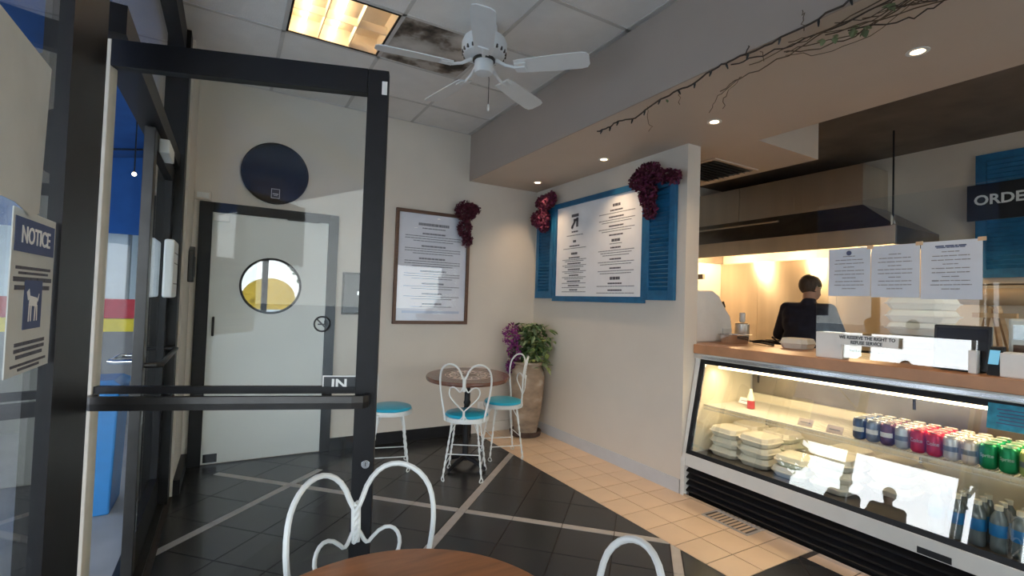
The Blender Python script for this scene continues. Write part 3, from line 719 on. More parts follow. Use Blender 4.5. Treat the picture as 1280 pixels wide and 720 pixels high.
# ================================================================ WIRE CHAIRS (local: seat centre at origin, faces +Y)
def bez(p0, p1, p2, p3, n=10):
    out = []
    for i in range(n+1):
        s = i/n; out.append(tuple((1-s)**3*p0[k]+3*(1-s)**2*s*p1[k]+3*(1-s)*s*s*p2[k]+s**3*p3[k] for k in range(len(p0))))
    return out
def make_chair(label, loc, rz, group):
    t = thing('wire_chair', label, 'chair', loc, rz, group)
    B = dict(parent=t, world=False)
    SR = .172
    MB().lathe([(SR-.02, .435), (SR, .438), (SR+.004, .452), (SR, .470), (SR-.01, .472), (.05, .470)], n=32).build('seat_rim', 'white_enamel', smooth=True, **B)
    MB().lathe([(SR-.012, .468), (SR-.004, .478), (SR-.012, .492), (SR-.05, .503), (.06, .508), (.005, .509)], n=32).build('seat_cushion', 'seat_blue', smooth=True, **B)
    for k, a in enumerate((45, 135, 225, 315)):
        a = math.radians(a); ca, sa = math.cos(a), math.sin(a)
        lg = MB()
        top = (.135*ca, .135*sa, .44); bot = (.205*ca, .205*sa, .035)
        for ph in (0, PI):
            pts = []
            for i in range(25):
                s = i/24; rr = .0045; x = top[0]+(bot[0]-top[0])*s; y = top[1]+(bot[1]-top[1])*s; z = top[2]+(bot[2]-top[2])*s
                w_ = ph+s*8*PI*(1 if .25 < s else .25)
                pts.append((x+rr*math.cos(w_), y+rr*math.sin(w_), z))
            lg.tube(pts, .0048, 6)
        lp = [(bot[0]+ca*(-.0+.0)+q*-sa, bot[1]+q*ca, z) for q, z in ((0, .04), (-.012, .028), (-.017, .014), (-.010, .0055), (.010, .0055), (.017, .014), (.012, .028), (0, .04))]
        lg.tube(lp, .0045, 6)
        br = [(top[0]*.35, top[1]*.35, .437), (top[0]*.75, top[1]*.75, .42), (top[0]+(bot[0]-top[0])*.22, top[1]+(bot[1]-top[1])*.22, .35)]
        lg.tube(br, .004, 6)
        lg.build('leg', 'white_enamel', smooth=True, **B)
    for z, ff in ((.20, .56), (.12, .76)):
        rr = .135+.07*ff; q = [(rr*math.cos(math.radians(a)), rr*math.sin(math.radians(a)), z) for a in (45, 135, 225, 315)]
        for i in range(4):
            if (i % 2 == 0) == (z > .15) or True:
                if z < .15 and i in (0, 2): continue
                if z > .15 and i in (1, 3): continue
                MB().tube([q[i], q[(i+1) % 4]], .004, 6).build('stretcher', 'white_enamel', smooth=True, **B)
    # back: (x across, z up); plane leans back
    def P(x, z): return (x, -.168-.10*(z-.45)+x*x/.46, z)
    def half(s):
        pts = bez((.150, .455), (.160, .56), (.210, .70), (.192, .80), 10)+bez((.192, .80), (.178, .90), (.056, .925), (.018, .80), 12)[1:]+[(.006, .775), (.006, .72), (.004, .685)]
        return [P(s*x, z) for x, z in pts]
    ob = MB().tube(half(1), .0075, 8).tube(half(-1), .0075, 8); 
    for s in (1, -1):
        ob.tube([P(s*.150, .455), (s*.146, -.085, .448)], .0065, 8)
    o = ob.build('back_frame', 'white_enamel', smooth=True, **B)
    def inner(s):
        pts = bez((.004, .72), (.02, .70), (.025, .66), (.045, .69), 6)+bez((.045, .69), (.10, .75), (.135, .68), (.105, .635), 9)[1:]+bez((.105, .635), (.07, .59), (.02, .555), (.004, .535), 6)[1:]+[(.004, .50), (.004, .46)]
        return [P(s*x, z) for x, z in pts]
    MB().tube(inner(1), .0055, 8).tube(inner(-1), .0055, 8).build('inner_heart', 'white_enamel', smooth=True, **B)
    tw = MB()
    for ph in (0, PI):
        tw.tube([(.006*math.cos(ph+i*.9), P(0, .685+i*.0055)[1]+.006*math.sin(ph+i*.9), .685+i*.0055) for i in range(20)], .006, 6)
    tw.build('twist_joint', 'white_enamel', smooth=True, **B)
    br = MB()
    for s in (1, -1): br.tube([P(s*.004, .50), P(s*.02, .475), (s*.07, -.155, .455)], .005, 6)
    br.build('back_brace', 'white_enamel', smooth=True, **B)
    return t
def face(dx, dy): return math.atan2(dy, dx)-PI/2
ch = make_chair('white wire heart-back chair with its back to the camera at far table', (1.64, 3.47, 0), face(.20, .314), 'white wire parlour chairs')
dup(ch, (2.145, 3.79, 0), face(-.97, .22), 'white wire heart-back chair beside the potted plant')
dup(ch, (1.165, 3.90, 0), face(1, -.25), 'white wire chair half hidden behind the black door stile')
dup(ch, (.350, 1.193, 0), face(.10, -1), 'near white wire heart-back chair in front of the door edge')
dup(ch, (.526, .719, 0), face(-.862, .507), 'white wire chair at the near table with one lobe showing at bottom edge')

# ================================================================ TABLES
def make_table(label, loc, R, z, tilt, inlay, wood='table_wood'):
    t = thing('round_table', label, 'table', loc, 0, 'round pedestal tables')
    t.rotation_euler = (0, 0, 0)
    B = dict(parent=t, world=False)
    tp = MB().lathe([(R-.02, z-.032), (R-.004, z-.030), (R, z-.018), (R, z-.008), (R-.006, z), (.02, z)], n=64)
    if tilt: tp.xf(Matrix.Translation((0, 0, z)) @ Matrix.Rotation(tilt, 4, Vector((.865, -.501, 0))) @ Matrix.Translation((0, 0, -z)))
    top = tp.build('table_top', wood, smooth=True, **B)
    MB().lathe([(.10, z-.055), (.10, z-.034), (.03, z-.034)], n=20).build('mount_plate', 'black_metal', **B)
    MB().lathe([(.03, .05), (.034, .07), (.026, .10), (.024, .50), (.03, .52), (.024, .54), (.024, z-.10), (.034, z-.08), (.03, z-.05)], n=18).build('column', 'black_metal', smooth=True, **B)
    for k in range(4):
        a = math.radians(45+90*k-18); ca, sa = math.cos(a), math.sin(a)
        MB().tube([(.02*ca, .02*sa, .075), (.09*ca, .09*sa, .06), (.17*ca, .17*sa, .03), (.205*ca, .205*sa, .014)], [.022, .02, .016, .013], 10).build('base_foot', 'black_metal', smooth=True, **B)
    if inlay:
        m = MB()
        def seg(pts, w_):
            for i in range(len(pts)-1):
                a = Vector((pts[i][0], pts[i][1], z+.0008)); b = Vector((pts[i+1][0], pts[i+1][1], z+.0008)); d = (b-a); l = d.length; d.normalize()
                m.obox((a+b)/2, d, (-d.y, d.x, 0), (0, 0, 1), (l/2+.001, w_, .0006))
        for r_, w_ in ((.085, .004), (.15, .005), (.19, .003)): seg([(r_*math.cos(2*PI*i/40), r_*math.sin(2*PI*i/40)) for i in range(41)], w_)
        for k in range(16):
            a = 2*PI*k/16; seg([(r_*math.cos(a+.14*math.sin(q*PI)), r_*math.sin(a+.14*math.sin(q*PI))) for r_, q in ((.155, 0), (.165, .4), (.175, .8), (.188, 1))], .004)
            a += PI/16; seg([(.10*math.cos(a), .10*math.sin(a)), (.14*math.cos(a), .14*math.sin(a))], .006)
        if tilt: m.xf(Matrix.Translation((0, 0, z)) @ Matrix.Rotation(tilt, 4, Vector((.865, -.501, 0))) @ Matrix.Translation((0, 0, -z)))
        m.build('inlay_pattern', 'inlay', **B)
    return t
make_table('round wooden pedestal table with pale inlaid pattern by the back wall', (1.74, 3.68, 0), .345, .745, math.radians(2.5), True, 'table_dark')
make_table('round varnished wooden table top in the near foreground', (.294, .858, 0), .348, .74, 0, False)

# ================================================================ CEILING FAN
fx, fy = 1.30, 2.68
t = thing('ceiling_fan', 'white five-blade ceiling fan with pull chain', 'ceiling fan', (fx, fy, CZ))
MB().lathe([(.03, 3.068), (.075, 3.066), (.078, 3.04), (.06, 3.005), (.03, 2.995)], (fx, fy, 0), 28).build('canopy', 'fan_white', t, smooth=True)
MB().lathe([(.03, 3.0), (.07, 2.996), (.128, 2.975), (.140, 2.945), (.140, 2.905), (.125, 2.872), (.09, 2.858), (.05, 2.85)], (fx, fy, 0), 36).build('motor_housing', 'fan_white', t, smooth=True)
MB().lathe([(.066, 2.858), (.070, 2.852), (.070, 2.842), (.06, 2.838)], (fx, fy, 0), 28).build('black_ring', 'black_plastic', t, smooth=True)
MB().lathe([(.05, 2.842), (.058, 2.838), (.060, 2.79), (.052, 2.765), (.02, 2.758)], (fx, fy, 0), 28).build('switch_housing', 'fan_white', t, smooth=True)
for k in range(22):
    a = 2*PI*k/22; MB().obox((fx+.132*math.cos(a), fy+.132*math.sin(a), 2.887), (math.cos(a), math.sin(a), 0), (-math.sin(a), math.cos(a), 0), (0, 0, 1), (.006, .005, .010)).build('vent_slot', 'deck_dark', t)
for k in range(5):
    a = math.radians(27+72*k); ca, sa = math.cos(a), math.sin(a); e1 = Vector((ca, sa, 0)); e2 = Vector((-sa, ca, 0)); o0 = Vector((fx, fy, 2.79))
    pitch = math.radians(-13); e2p = e2*math.cos(pitch)+Zv*math.sin(pitch); n2 = e1.cross(e2p)
    prof = [(.20, .050), (.24, .056), (.45, .066), (.60, .068), (.635, .060), (.65, .035), (.65, -.035), (.635, -.060), (.60, -.068), (.45, -.066), (.24, -.056), (.20, -.050)]
    bl = MB(); vs = [o0+e1*x+e2p*y+n2*h for h in (-.003, .003) for x, y in prof]; nn = len(prof)
    bl.add(vs, [tuple(range(nn-1, -1, -1)), tuple(range(nn, 2*nn))]+[(i, (i+1) % nn, nn+(i+1) % nn, nn+i) for i in range(nn)])
    bo = bl.build('blade', 'fan_white', t)
    ir = MB(); ir.tube([o0+e1*.08+Zv*.050, o0+e1*.14+Zv*.012, o0+e1*.20-n2*.005, o0+e1*.26-n2*.006], [.012, .010, .009, .007], 8); ir.obox(o0+e1*.235-n2*.006, e1, e2p, n2, (.035, .032, .003))
    ir.build('blade_iron', 'fan_white', bo)
cx_, cy_ = fx+.045, fy+.03
m = MB().tube([(cx_, cy_, 2.775), (cx_+.012, cy_+.008, 2.768), (cx_+.014, cy_+.01, 2.75), (cx_+.014, cy_+.01, 2.60)], .0025, 6); m.build('pull_chain', 'dark_bronze', t)
MB().lathe([(.002, 2.60), (.006, 2.595), (.008, 2.565), (.004, 2.555)], (cx_+.014, cy_+.01, 0), 10).build('chain_fob', 'white_plastic', t, smooth=True)

# ================================================================ STRING LIGHTS AND DRIED VINE on the soffit edge
vx = 2.072
pts = []; y = 2.50
base = [(2.50, 2.51), (2.40, 2.505), (2.30, 2.515), (2.15, 2.49), (2.02, 2.525), (1.86, 2.54), (1.72, 2.545), (1.60, 2.57), (1.50, 2.572), (1.30, 2.566), (1.10, 2.575), (.95, 2.60), (.75, 2.62), (.45, 2.60), (.1, 2.62), (-.6, 2.6)]
path = []
for i in range(len(base)-1):
    for k in range(5):
        s = k/5; path.append((vx-random.uniform(0, .012), base[i][0]+(base[i+1][0]-base[i][0])*s, base[i][1]+(base[i+1][1]-base[i][1])*s+random.uniform(-.004, .004)))
t = thing('string_lights', 'dark string light cable draped along the soffit edge', 'string lights', (vx, 2.5, 2.51))
MB().tube(path, .0045, 6).build('cable', 'vine', t)
for k in range(2, len(path)-1, 4):
    p = Vector(path[k]); d = Vector((random.uniform(-.3, .2), random.uniform(-.5, .5), -1)).normalized()
    MB().tube([p, p+d*.012, p+d*.030], [.005, .006, .003], 6).build('light_bulb', 'black_plastic', t)
t = thing('dried_vine', 'dry brown vine twigs with few green leaves hanging from soffit', 'vine', (vx, 1.4, 2.55))
def twig(p, r=.0028, m='twig', j=.008):
    pts = []
    for i in range(len(p)-1):
        for k in range(4):
            s = k/4; pts.append(tuple(p[i][q]+(p[i+1][q]-p[i][q])*s+random.uniform(-j, j) for q in range(3)))
    pts.append(p[-1]); MB().tube(pts, r, 5).build('twig', m, t); return pts
tw = [twig([(2.09, 1.52, 2.555), (2.10, 1.40, 2.55), (2.14, 1.25, 2.555), (2.16, 1.05, 2.56), (2.14, .85, 2.57), (2.12, .5, 2.575)], .0034, 'vine'),
      twig([(2.27, 1.72, 2.55), (2.25, 1.58, 2.562), (2.21, 1.36, 2.55), (2.16, 1.16, 2.555), (2.12, .95, 2.565), (2.11, .6, 2.57)]),
      twig([(2.25, 1.58, 2.562), (2.24, 1.66, 2.50), (2.24, 1.68, 2.43)], .002), twig([(2.25, 1.58, 2.562), (2.26, 1.74, 2.52), (2.27, 1.79, 2.45)], .002),
      twig([(2.14, 1.30, 2.545), (2.22, 1.22, 2.54), (2.27, 1.05, 2.55), (2.24, .90, 2.565), (2.18, .72, 2.57)]),
      twig([(2.20, 1.05, 2.55), (2.30, .92, 2.545), (2.32, .80, 2.555), (2.24, .62, 2.57)], .0032, 'vine'), twig([(2.16, 1.12, 2.555), (2.25, .95, 2.56), (2.31, .74, 2.565), (2.26, .5, 2.57)]),
      twig([(2.12, 1.45, 2.54), (2.14, 1.30, 2.552), (2.15, 1.1, 2.557), (2.14, .8, 2.56)], .0022), twig([(2.074, 2.06, 2.535), (2.073, 2.06, 2.46), (2.074, 2.03, 2.40), (2.073, 2.05, 2.38)], .0016), twig([(2.074, 1.83, 2.54), (2.07, 1.82, 2.46)], .0016),
      twig([(2.074, 1.17, 2.56), (2.07, 1.165, 2.62), (2.07, 1.17, 2.65)], .0018), twig([(2.074, 1.43, 2.56), (2.07, 1.42, 2.605)], .003, 'vine'), twig([(2.074, 1.36, 2.56), (2.10, 1.36, 2.515)], .0018)]
for k in range(9):
    y0 = random.uniform(.75, 1.45); x0 = random.uniform(2.09, 2.22)
    twig([(x0, y0, 2.56), (x0+random.uniform(.02, .08), y0-.12, 2.535+random.uniform(0, .03)), (x0+random.uniform(.0, .12), y0-.30, 2.54+random.uniform(0, .03)), (x0+random.uniform(-.05, .08), y0-.48, 2.57)], random.uniform(.0014, .0024), random.choice(('twig', 'vine')))
for p, s in (((2.20, 1.03, 2.545), .04), ((2.22, 1.00, 2.535), .035), ((2.19, 1.10, 2.54), .03), ((2.16, .88, 2.56), .035), ((2.18, 1.14, 2.545), .028), ((2.084, 1.93, 2.53), .02)):
    for q in range(4):
        m = MB(); leaf(m, p, (random.uniform(-1, 1), random.uniform(-1, 1), random.uniform(-.8, .1)), s, s*.45); m.build('leaf', 'leaf_pale', t)
# ================================================================ DISPLAY CASE
YL, YR = 2.475, .30
case = thing('display_case', 'long refrigerated glass display case with white trim and black louvred base', 'display case', (3.3, 1.4, 0))
# left end panel follows the slanted profile
end = [(2.905, 0), (2.905, .25), (2.925, .30), (3.045, .955), (3.045, 1.02), (3.74, 1.02), (3.74, 0)]
MB().prism(end, YL-.035, YL, 'y').build('end_panel', 'case_white', case, bevel=.003)
MB().prism(end, YR, YR+.035, 'y').build('end_panel', 'case_white', case)
ya, yb = YR+.035, YL-.035
MB().box((2.915, ya, .215), (2.955, yb, .305)).build('front_band', 'case_white', case, bevel=.004)
MB().box((2.96, ya, .012), (2.98, yb, .215)).build('kick_panel', 'black_plastic', case)
for k in range(4): MB().obox((2.945, (ya+yb)/2, .045+k*.047), (0, 1, 0), (.8, 0, .6), (-.6, 0, .8), ((yb-ya)/2, .018, .006)).build('louver', 'black_metal', case)
MB().box((2.905, ya, .0), (2.95, yb, .018)).build('kick_strip', 'chrome', case)
# glass, framed in black
def gl(s): return Vector((2.928+(3.072-2.928)*s, 0, .300+(.985-.300)*s))
gd = (gl(1)-gl(0)).normalized(); gn = Vector((-gd.z, 0, gd.x)); GL = (gl(1)-gl(0)).length
mid = (gl(0)+gl(1))/2
MB().obox((mid.x, (ya+yb)/2, mid.z), gd, Yv, gn, (GL/2-.02, (yb-ya)/2-.012, .003)).build('glass_pane', 'glass_case', case)
for s, nm in ((.022, 'glass_rail'), (.972, 'glass_rail')):
    c = gl(s); MB().obox((c.x, (ya+yb)/2, c.z), gd, Yv, gn, (.017, (yb-ya)/2, .010)).build(nm, 'black_metal', case)
for yy in (yb-.014, ya+.014): MB().obox((mid.x, yy, mid.z), gd, Yv, gn, (GL/2, .014, .010)).build('glass_stile', 'black_metal', case)
MB().obox((mid.x+.006, yb-.034, mid.z), gd, Yv, gn, (GL/2-.03, .005, .004)).build('edge_strip', 'chrome', case)
MB().box((3.035, YR, .985), (3.74, YL, 1.022)).build('top_cap', 'case_white', case, bevel=.003)
MB().box((3.024, YR, .992), (3.036, YL, 1.012)).build('top_trim', 'chrome', case)
# interior
MB().box((2.95, ya, .27), (3.72, yb, .298)).build('deck', 'deck_dark', case)
MB().box((3.66, ya, .30), (3.70, yb, .70)).build('back_panel', 'case_cream', case)
for y0, y1, x in ((ya, (ya+yb)/2+.02, 3.67), ((ya+yb)/2-.02, yb, 3.69)): 
    p = MB().box((x, y0, .70), (x+.012, y1, .985)).build('sliding_door', 'steel_dark', case)
    MB().box((x-.004, y1-.06, .78), (x, y1-.045, .90)).build('finger_pull', 'black_plastic', p)
for yy in (yb-.006, ya): MB().prism([(2.99, .31), (3.10, .96), (3.66, .96), (3.66, .31)], yy, yy+.006, 'y').build('liner', 'case_cream', case)
MB().box((3.12, ya, .945), (3.24, yb, .985)).build('lamp_housing', 'case_white', case, bevel=.006)
MB().cyl((3.21, ya+.05, .925), (3.21, yb-.05, .925), .013, n=12).build('lamp_tube', 'glow_warm', case, smooth=True)
# wire shelf
sh = MB().box((3.095, ya+.008, .636), (3.107, yb-.010, .646)).box((3.095, ya+.008, .612), (3.103, yb-.010, .618)).box((3.63, ya+.008, .636), (3.64, yb-.01, .646)).box((3.34, ya+.008, .630), (3.35, yb-.01, .637)).build('shelf_frame', 'wire_white', case)
m = MB(); y = ya+.02
while y < yb-.01: m.box((3.107, y-.0022, .639), (3.63, y+.0022, .6435)); y += .0165
m.build('shelf_wires', 'wire_white', sh, kind='stuff')
m = MB(); y = ya+.02
while y < yb-.01: m.box((3.0965, y-.0015, .618), (3.0995, y+.0015, .636)); y += .033
m.build('shelf_lip_wires', 'wire_white', sh, kind='stuff')
for yy in (1.95, 1.12, .6): MB().box((3.110, yy-.006, .602), (3.63, yy+.006, .630)).build('shelf_bracket', 'chrome', case)
# model plate low right
MB().box((2.911, .93, .222), (2.9155, 1.06, .252)).build('model_plate', 'black_plastic', case)
# teal card
t = thing('teal_card', 'teal printed card hanging at top of display case glass', 'card', (3.03, .74, .86))
gc = lambda s, y: (gl(s).x-.0135, y, gl(s).z)
MB().obox(gc(.895, .755), gd, Yv, gn, (.058, .092, .002)).build('card', 'teal_print', t)
m = MB()
for k in range(5): m.obox(Vector(gc(.855+k*.022, .755))+Vector((-.0028, 0, 0)), gd, Yv, gn, (.0025, .06-.008*(k % 2), .0006))
m.build('card_print', 'ink_blue', t, kind='stuff')
# interior light comes from the tube
lamp('case_lamp', 'AREA', (3.21, (ya+yb)/2, .905), 10.5, (1, .74, .44), case, shape='RECTANGLE', size=.03, size_y=yb-ya-.1)

# foam clamshells in the case
def clam(name, label, loc, rz, group, w_=.225, h=.068):
    t = thing(name, label, 'takeaway box', loc, rz, group); B = dict(parent=t, world=False)
    def rr(wd, z, ch=.028): 
        a = wd/2; c = ch; return [(x, y, z) for x, y in ((a-c, -a), (a, -a+c), (a, a-c), (a-c, a), (-a+c, a), (-a, a-c), (-a, -a+c), (-a+c, -a))]
    MB().loft([rr(w_*.80, 0.001), rr(w_*.84, .006), rr(w_*.94, h*.46), rr(w_*1.0, h*.47), rr(w_*1.0, h*.52)]).build('base', 'foam', bevel=.003, **B)
    MB().loft([rr(w_*1.0, h*.525), rr(w_*1.0, h*.57), rr(w_*.94, h*.58), rr(w_*.86, h*.94), rr(w_*.80, h), rr(w_*.70, h*.97)]).build('lid', 'foam', bevel=.003, **B)
    return t
c0 = None
cols = [(3.195, 2.285, 3, 'first'), (3.195, 2.045, 3, 'second'), (3.20, 1.80, 2, 'third'), (3.195, 1.555, 3, 'fourth')]
tier = {0: 'bottom', 1: 'middle', 2: 'top'}
for x, y, n, which in cols:
    for k in range(n):
        nm = 'top' if k == n-1 else tier[k]
        lb = '%s white foam takeaway box in the %s front stack from the menu wall' % (nm, which)
        loc = (x+random.uniform(-.006, .006), y+random.uniform(-.006, .006), .2985+k*.0695); rz = random.uniform(-.05, .05)
        if c0 is None: c0 = clam('foam_box', lb, loc, rz, 'foam boxes in display case')
        else: dup(c0, loc, rz, lb)
for x, y, n, which in [(3.45, 2.29, 3, 'first'), (3.45, 2.05, 3, 'second'), (3.45, 1.60, 3, 'third'), (3.45, 1.36, 3, 'fourth')]:
    for k in range(n):
        nm = 'top' if k == n-1 else tier[k]
        dup(c0, (x, y, .2985+k*.0695), random.uniform(-.04, .04), '%s foam takeaway box in the %s rear stack at the back of the case' % (nm, which))
# drink cans
def can_col(name, col, extra=None): mat(name, col, .3, .4, var=.05)
for n_, c_ in (('can_navy', (.05, .09, .20)), ('can_slate', (.22, .26, .33)), ('can_maroon', (.13, .05, .08)), ('can_silver', (.52, .57, .62)), ('can_red', (.55, .012, .03)), ('can_grey', (.62, .62, .62)), ('can_pink', (.66, .58, .57)), ('can_green', (.0, .26, .10)), ('can_lime', (.45, .52, .20))): can_col(n_, c_)
CN = [('can_navy', 'navy blue'), ('can_slate', 'slate blue'), ('can_maroon', 'dark maroon'), ('can_silver', 'silver blue'), ('can_red', 'red'), ('can_red', 'red'), ('can_grey', 'pale grey'), ('can_pink', 'pinkish white'), ('can_green', 'green'), ('can_green', 'green'), ('can_lime', 'lime yellow'), ('can_lime', 'lime yellow')]
cm = {}
ends_t = MB().lathe([(.0265, .1165), (.0275, .1205), (.0255, .1205), (.0245, .1165), (.003, .1165)], n=20).mesh('can_end'); ends_t.materials.append(MATS['can_top'])
bodym = {}
for i, (mt, cname) in enumerate(CN):
    if mt not in bodym:
        b = MB().lathe([(.022, .0), (.026, .003), (.0325, .012), (.033, .02), (.033, .098), (.031, .107), (.0265, .117), (.02, .117)], n=20).mesh('can_body')
        b.materials.append(MATS[mt]); bodym[mt] = b
        for p in b.polygons: p.use_smooth = True
    yy = 1.418-i*.0685
    for r in range(4):
        row = ['front', 'second', 'third', 'back'][r]
        two = CN.count((mt, cname)) == 2
        lb = '%s drink can, %s of its row on case shelf' % (cname, row) if not two else '%s drink can, %s of the %s %s row on case shelf' % (cname, row, 'left' if CN.index((mt, cname)) == i else 'right', cname)
        t = thing('drink_can', lb, 'can', (3.148+r*.0675, yy, .6465), 0, 'drink cans on case shelf')
        for nm, me in (('can_body', bodym[mt]), ('can_end', ends_t)):
            o = bpy.data.objects.new(nm, me); COL.objects.link(o); o.parent = t
        if r == 0:
            if cname == 'red': tx = 'Coke'
            elif cname == 'green': tx = 'Sprite'
            else: tx = None
            if tx:
                tm = text('can_print', tx, .027 if tx == 'Coke' else .0225, (3.148, yy, .71), Rm, Zv, 'white_ink', None, depth=.0003, bold=.0004)
                me = tm.data
                for v in me.vertices:      # wrap the print around the can
                    a = (v.co.y-yy)/.0335; rr_ = .0336
                    v.co = Vector((-rr_*math.cos(a), rr_*math.sin(a), v.co.z-.6465+(.0 if False else 0)))
                tm.parent = t; tm.location = (0, 0, 0)
            else:
                MB().loft([[(-rad*math.cos(a), rad*math.sin(a), z) for a in [(-1.1+2.2*k/10) for k in range(11)]]+[(-(rad-.001)*math.cos(a), (rad-.001)*math.sin(a), z) for a in [(1.1-2.2*k/10) for k in range(11)]] for rad, z in ((.0336, .045), (.0336, .07))]).build('can_print', 'white_ink' if i in (0, 1, 2) else 'can_slate', t, world=False)
# water bottles
bt = thing('water_bottle', 'x', 'bottle', (3.06, .98, .2985), 0, 'bottles on case deck')
B = dict(parent=bt, world=False)
MB().lathe([(.026, .0), (.031, .006), (.032, .03), (.029, .06), (.032, .075), (.032, .13), (.028, .155), (.014, .180), (.013, .190)], n=18).build('bottle_body', 'water', smooth=True, **B)
MB().lathe([(.0322, .072), (.0328, .073), (.0328, .125), (.0322, .126)], n=18).build('bottle_label', 'bin_blue', smooth=True, **B)
MB().lathe([(.0150, .186), (.0152, .188), (.0152, .206), (.013, .208)], n=14).build('bottle_cap', 'cap_white', smooth=True, **B)
first = True
for i in range(7):
    for r in range(3):
        x, y = 3.075+r*.072+random.uniform(-.004, .004), 1.04-i*.074+random.uniform(-.004, .004)
        lb = 'clear blue-labelled bottle in case, column %s from left, %s row' % (['one', 'two', 'three', 'four', 'five', 'six', 'seven'][i], ['front', 'middle', 'rear'][r])
        if first: bt.location = (x, y, .2985); bt['label'] = lb; first = False
        else: dup(bt, (x, y, .2985), 0, lb)
# red-liquid jar and price cards on the shelf
t = thing('sauce_bottle', 'small clear bottle of red sauce on the case shelf', 'bottle', (3.30, 2.19, .6465))
MB().lathe([(.02, .6465), (.026, .65), (.026, .70), (.026, .705)], (3.30, 2.19, 0), 16).build('sauce', 'red_paint', t, smooth=True)
MB().lathe([(.0255, .7055), (.022, .735), (.010, .765), (.010, .785)], (3.30, 2.19, 0), 16).build('bottle_neck', 'case_cream', t, smooth=True)
for (x, y), lb in (((3.42, 2.32), 'small white price card near the left end of the case shelf'), ((3.15, 1.72), 'pale card lying on the case shelf left of the cans'), ((3.13, 1.54), 'pale card lying on the case shelf nearest the navy cans')):
    t = thing('price_card', lb, 'card', (x, y, .6465), 0, 'cards on the case shelf')
    MB().obox((0, 0, .022), (0, 1, 0), (.5, 0, .866), (-.866, 0, .5), (.045, .024, .001)).build('card', 'paper' if x > 3.3 else 'can_pink', t, world=False); MB().obox((-.003, 0, .022), (0, 1, 0), (.5, 0, .866), (-.866, 0, .5), (.03, .003, .0012)).build('card_print', 'ink_grey', t, world=False)

# ================================================================ WORKTOP AND WHAT STANDS ON IT
wt = MB().prism([(3.022, YR), (3.80, YR), (3.80, 3.05), (3.064, 3.05), (3.064, 2.477), (3.022, 2.477)], 1.0235, 1.09)
tag(wt.build('worktop', 'counter_wood', bevel=.004), 'brown wooden worktop along the top of the display case', 'worktop')
t = thing('back_cabinet', 'white counter cabinet behind the partition wall', 'cabinet', (3.45, 2.76, 0))
MB().box((3.075, 2.49, .005), (3.78, 3.04, 1.022)).build('body', 'case_white', t); MB().box((3.78, 2.52, .1), (3.796, 3.0, 1.0)).build('cabinet_door', 'white_plastic', t, bevel=.003)
CT = 1.0905
# white equipment housing
t = thing('white_housing', 'white moulded equipment housing at partition end of worktop', 'equipment', (3.4, 2.72, CT))
MB().prism([(3.17, CT), (3.17, 1.50), (3.40, 1.505), (3.47, 1.47), (3.56, 1.36), (3.62, 1.30), (3.64, 1.22), (3.64, CT)], 2.60, 2.98, 'y').build('housing', 'white_plastic', t, bevel=.012)
MB().box((3.52, 2.593, 1.12), (3.63, 2.600, 1.20)).build('control_panel', 'case_white', t); MB().cyl((3.645, 2.66, 1.25), (3.67, 2.66, 1.25), .03, n=16).build('knob', 'chrome', t, smooth=True)
MB().tube([(3.58, 2.66, 1.34), (3.62, 2.66, 1.38), (3.60, 2.66, 1.42)], .01, 8).build('lever', 'black_plastic', t, smooth=True)
def tray(label, x0, x1, y0, y1, h, m='steel'):
    t = thing('steel_pan', label, 'pan', ((x0+x1)/2, (y0+y1)/2, CT), 0)
    def rg(i, z): return [(x0+i, y0+i, z), (x1-i, y0+i, z), (x1-i, y1-i, z), (x0+i, y1-i, z)]
    MB().loft([rg(.012, CT+.001), rg(.004, CT+h), rg(-.010, CT+h), rg(-.010, CT+h+.004), rg(.006, CT+h+.004), rg(.014, CT+.004)]).build('pan_body', m, t, bevel=.002)
    MB().tube([(x0-.008, (y0+y1)/2-.03, CT+h), (x0-.02, (y0+y1)/2-.02, CT+h-.004), (x0-.02, (y0+y1)/2+.02, CT+h-.004), (x0-.008, (y0+y1)/2+.03, CT+h)], .003, 6).build('handle', m, t)
    return t
tray('square stainless steel pan beside the white housing', 3.40, 3.56, 2.38, 2.54, .068, 'chrome')
t = thing('steel_canister', 'short steel canister behind the stainless pan', 'canister', (3.72, 2.50, CT))
MB().lathe([(.05, CT), (.055, CT+.01), (.055, CT+.15), (.05, CT+.155), (.045, CT+.15), (.04, CT+.02)], (3.72, 2.56, 0), 20).build('canister_body', 'steel', t, smooth=True)
MB().lathe([(.012, CT+.16), (.022, CT+.17), (.022, CT+.24), (.012, CT+.245)], (3.72, 2.56, 0), 14).build('red_label_bottle', 'case_white', t, smooth=True)
t = thing('tongs', 'dark tongs lying on the worktop behind the steel pan', 'tongs', (3.60, 2.25, CT))
for s in (0, 1): MB().tube([(3.66, 2.42, CT+.008+.012*s), (3.62, 2.32, CT+.014+.02*s), (3.58, 2.20, CT+.009+.02*s)], [.006, .007, .009], 6).build('arm', 'black_metal', t)
cb = clam('foam_box', 'closed white foam takeaway box alone on worktop before the cook', (3.60, 2.03, CT), .1, 'foam boxes on worktop', .20, .075)
for k in range(5):
    clam('foam_box', '%s foam tray in the stack behind the slanted glass guard' % ['lowest', 'second lowest', 'middle', 'second highest', 'topmost'][k], (3.62, 1.30, CT+k*.0755), random.uniform(-.05, .05), 'foam boxes on worktop', .30, .074)
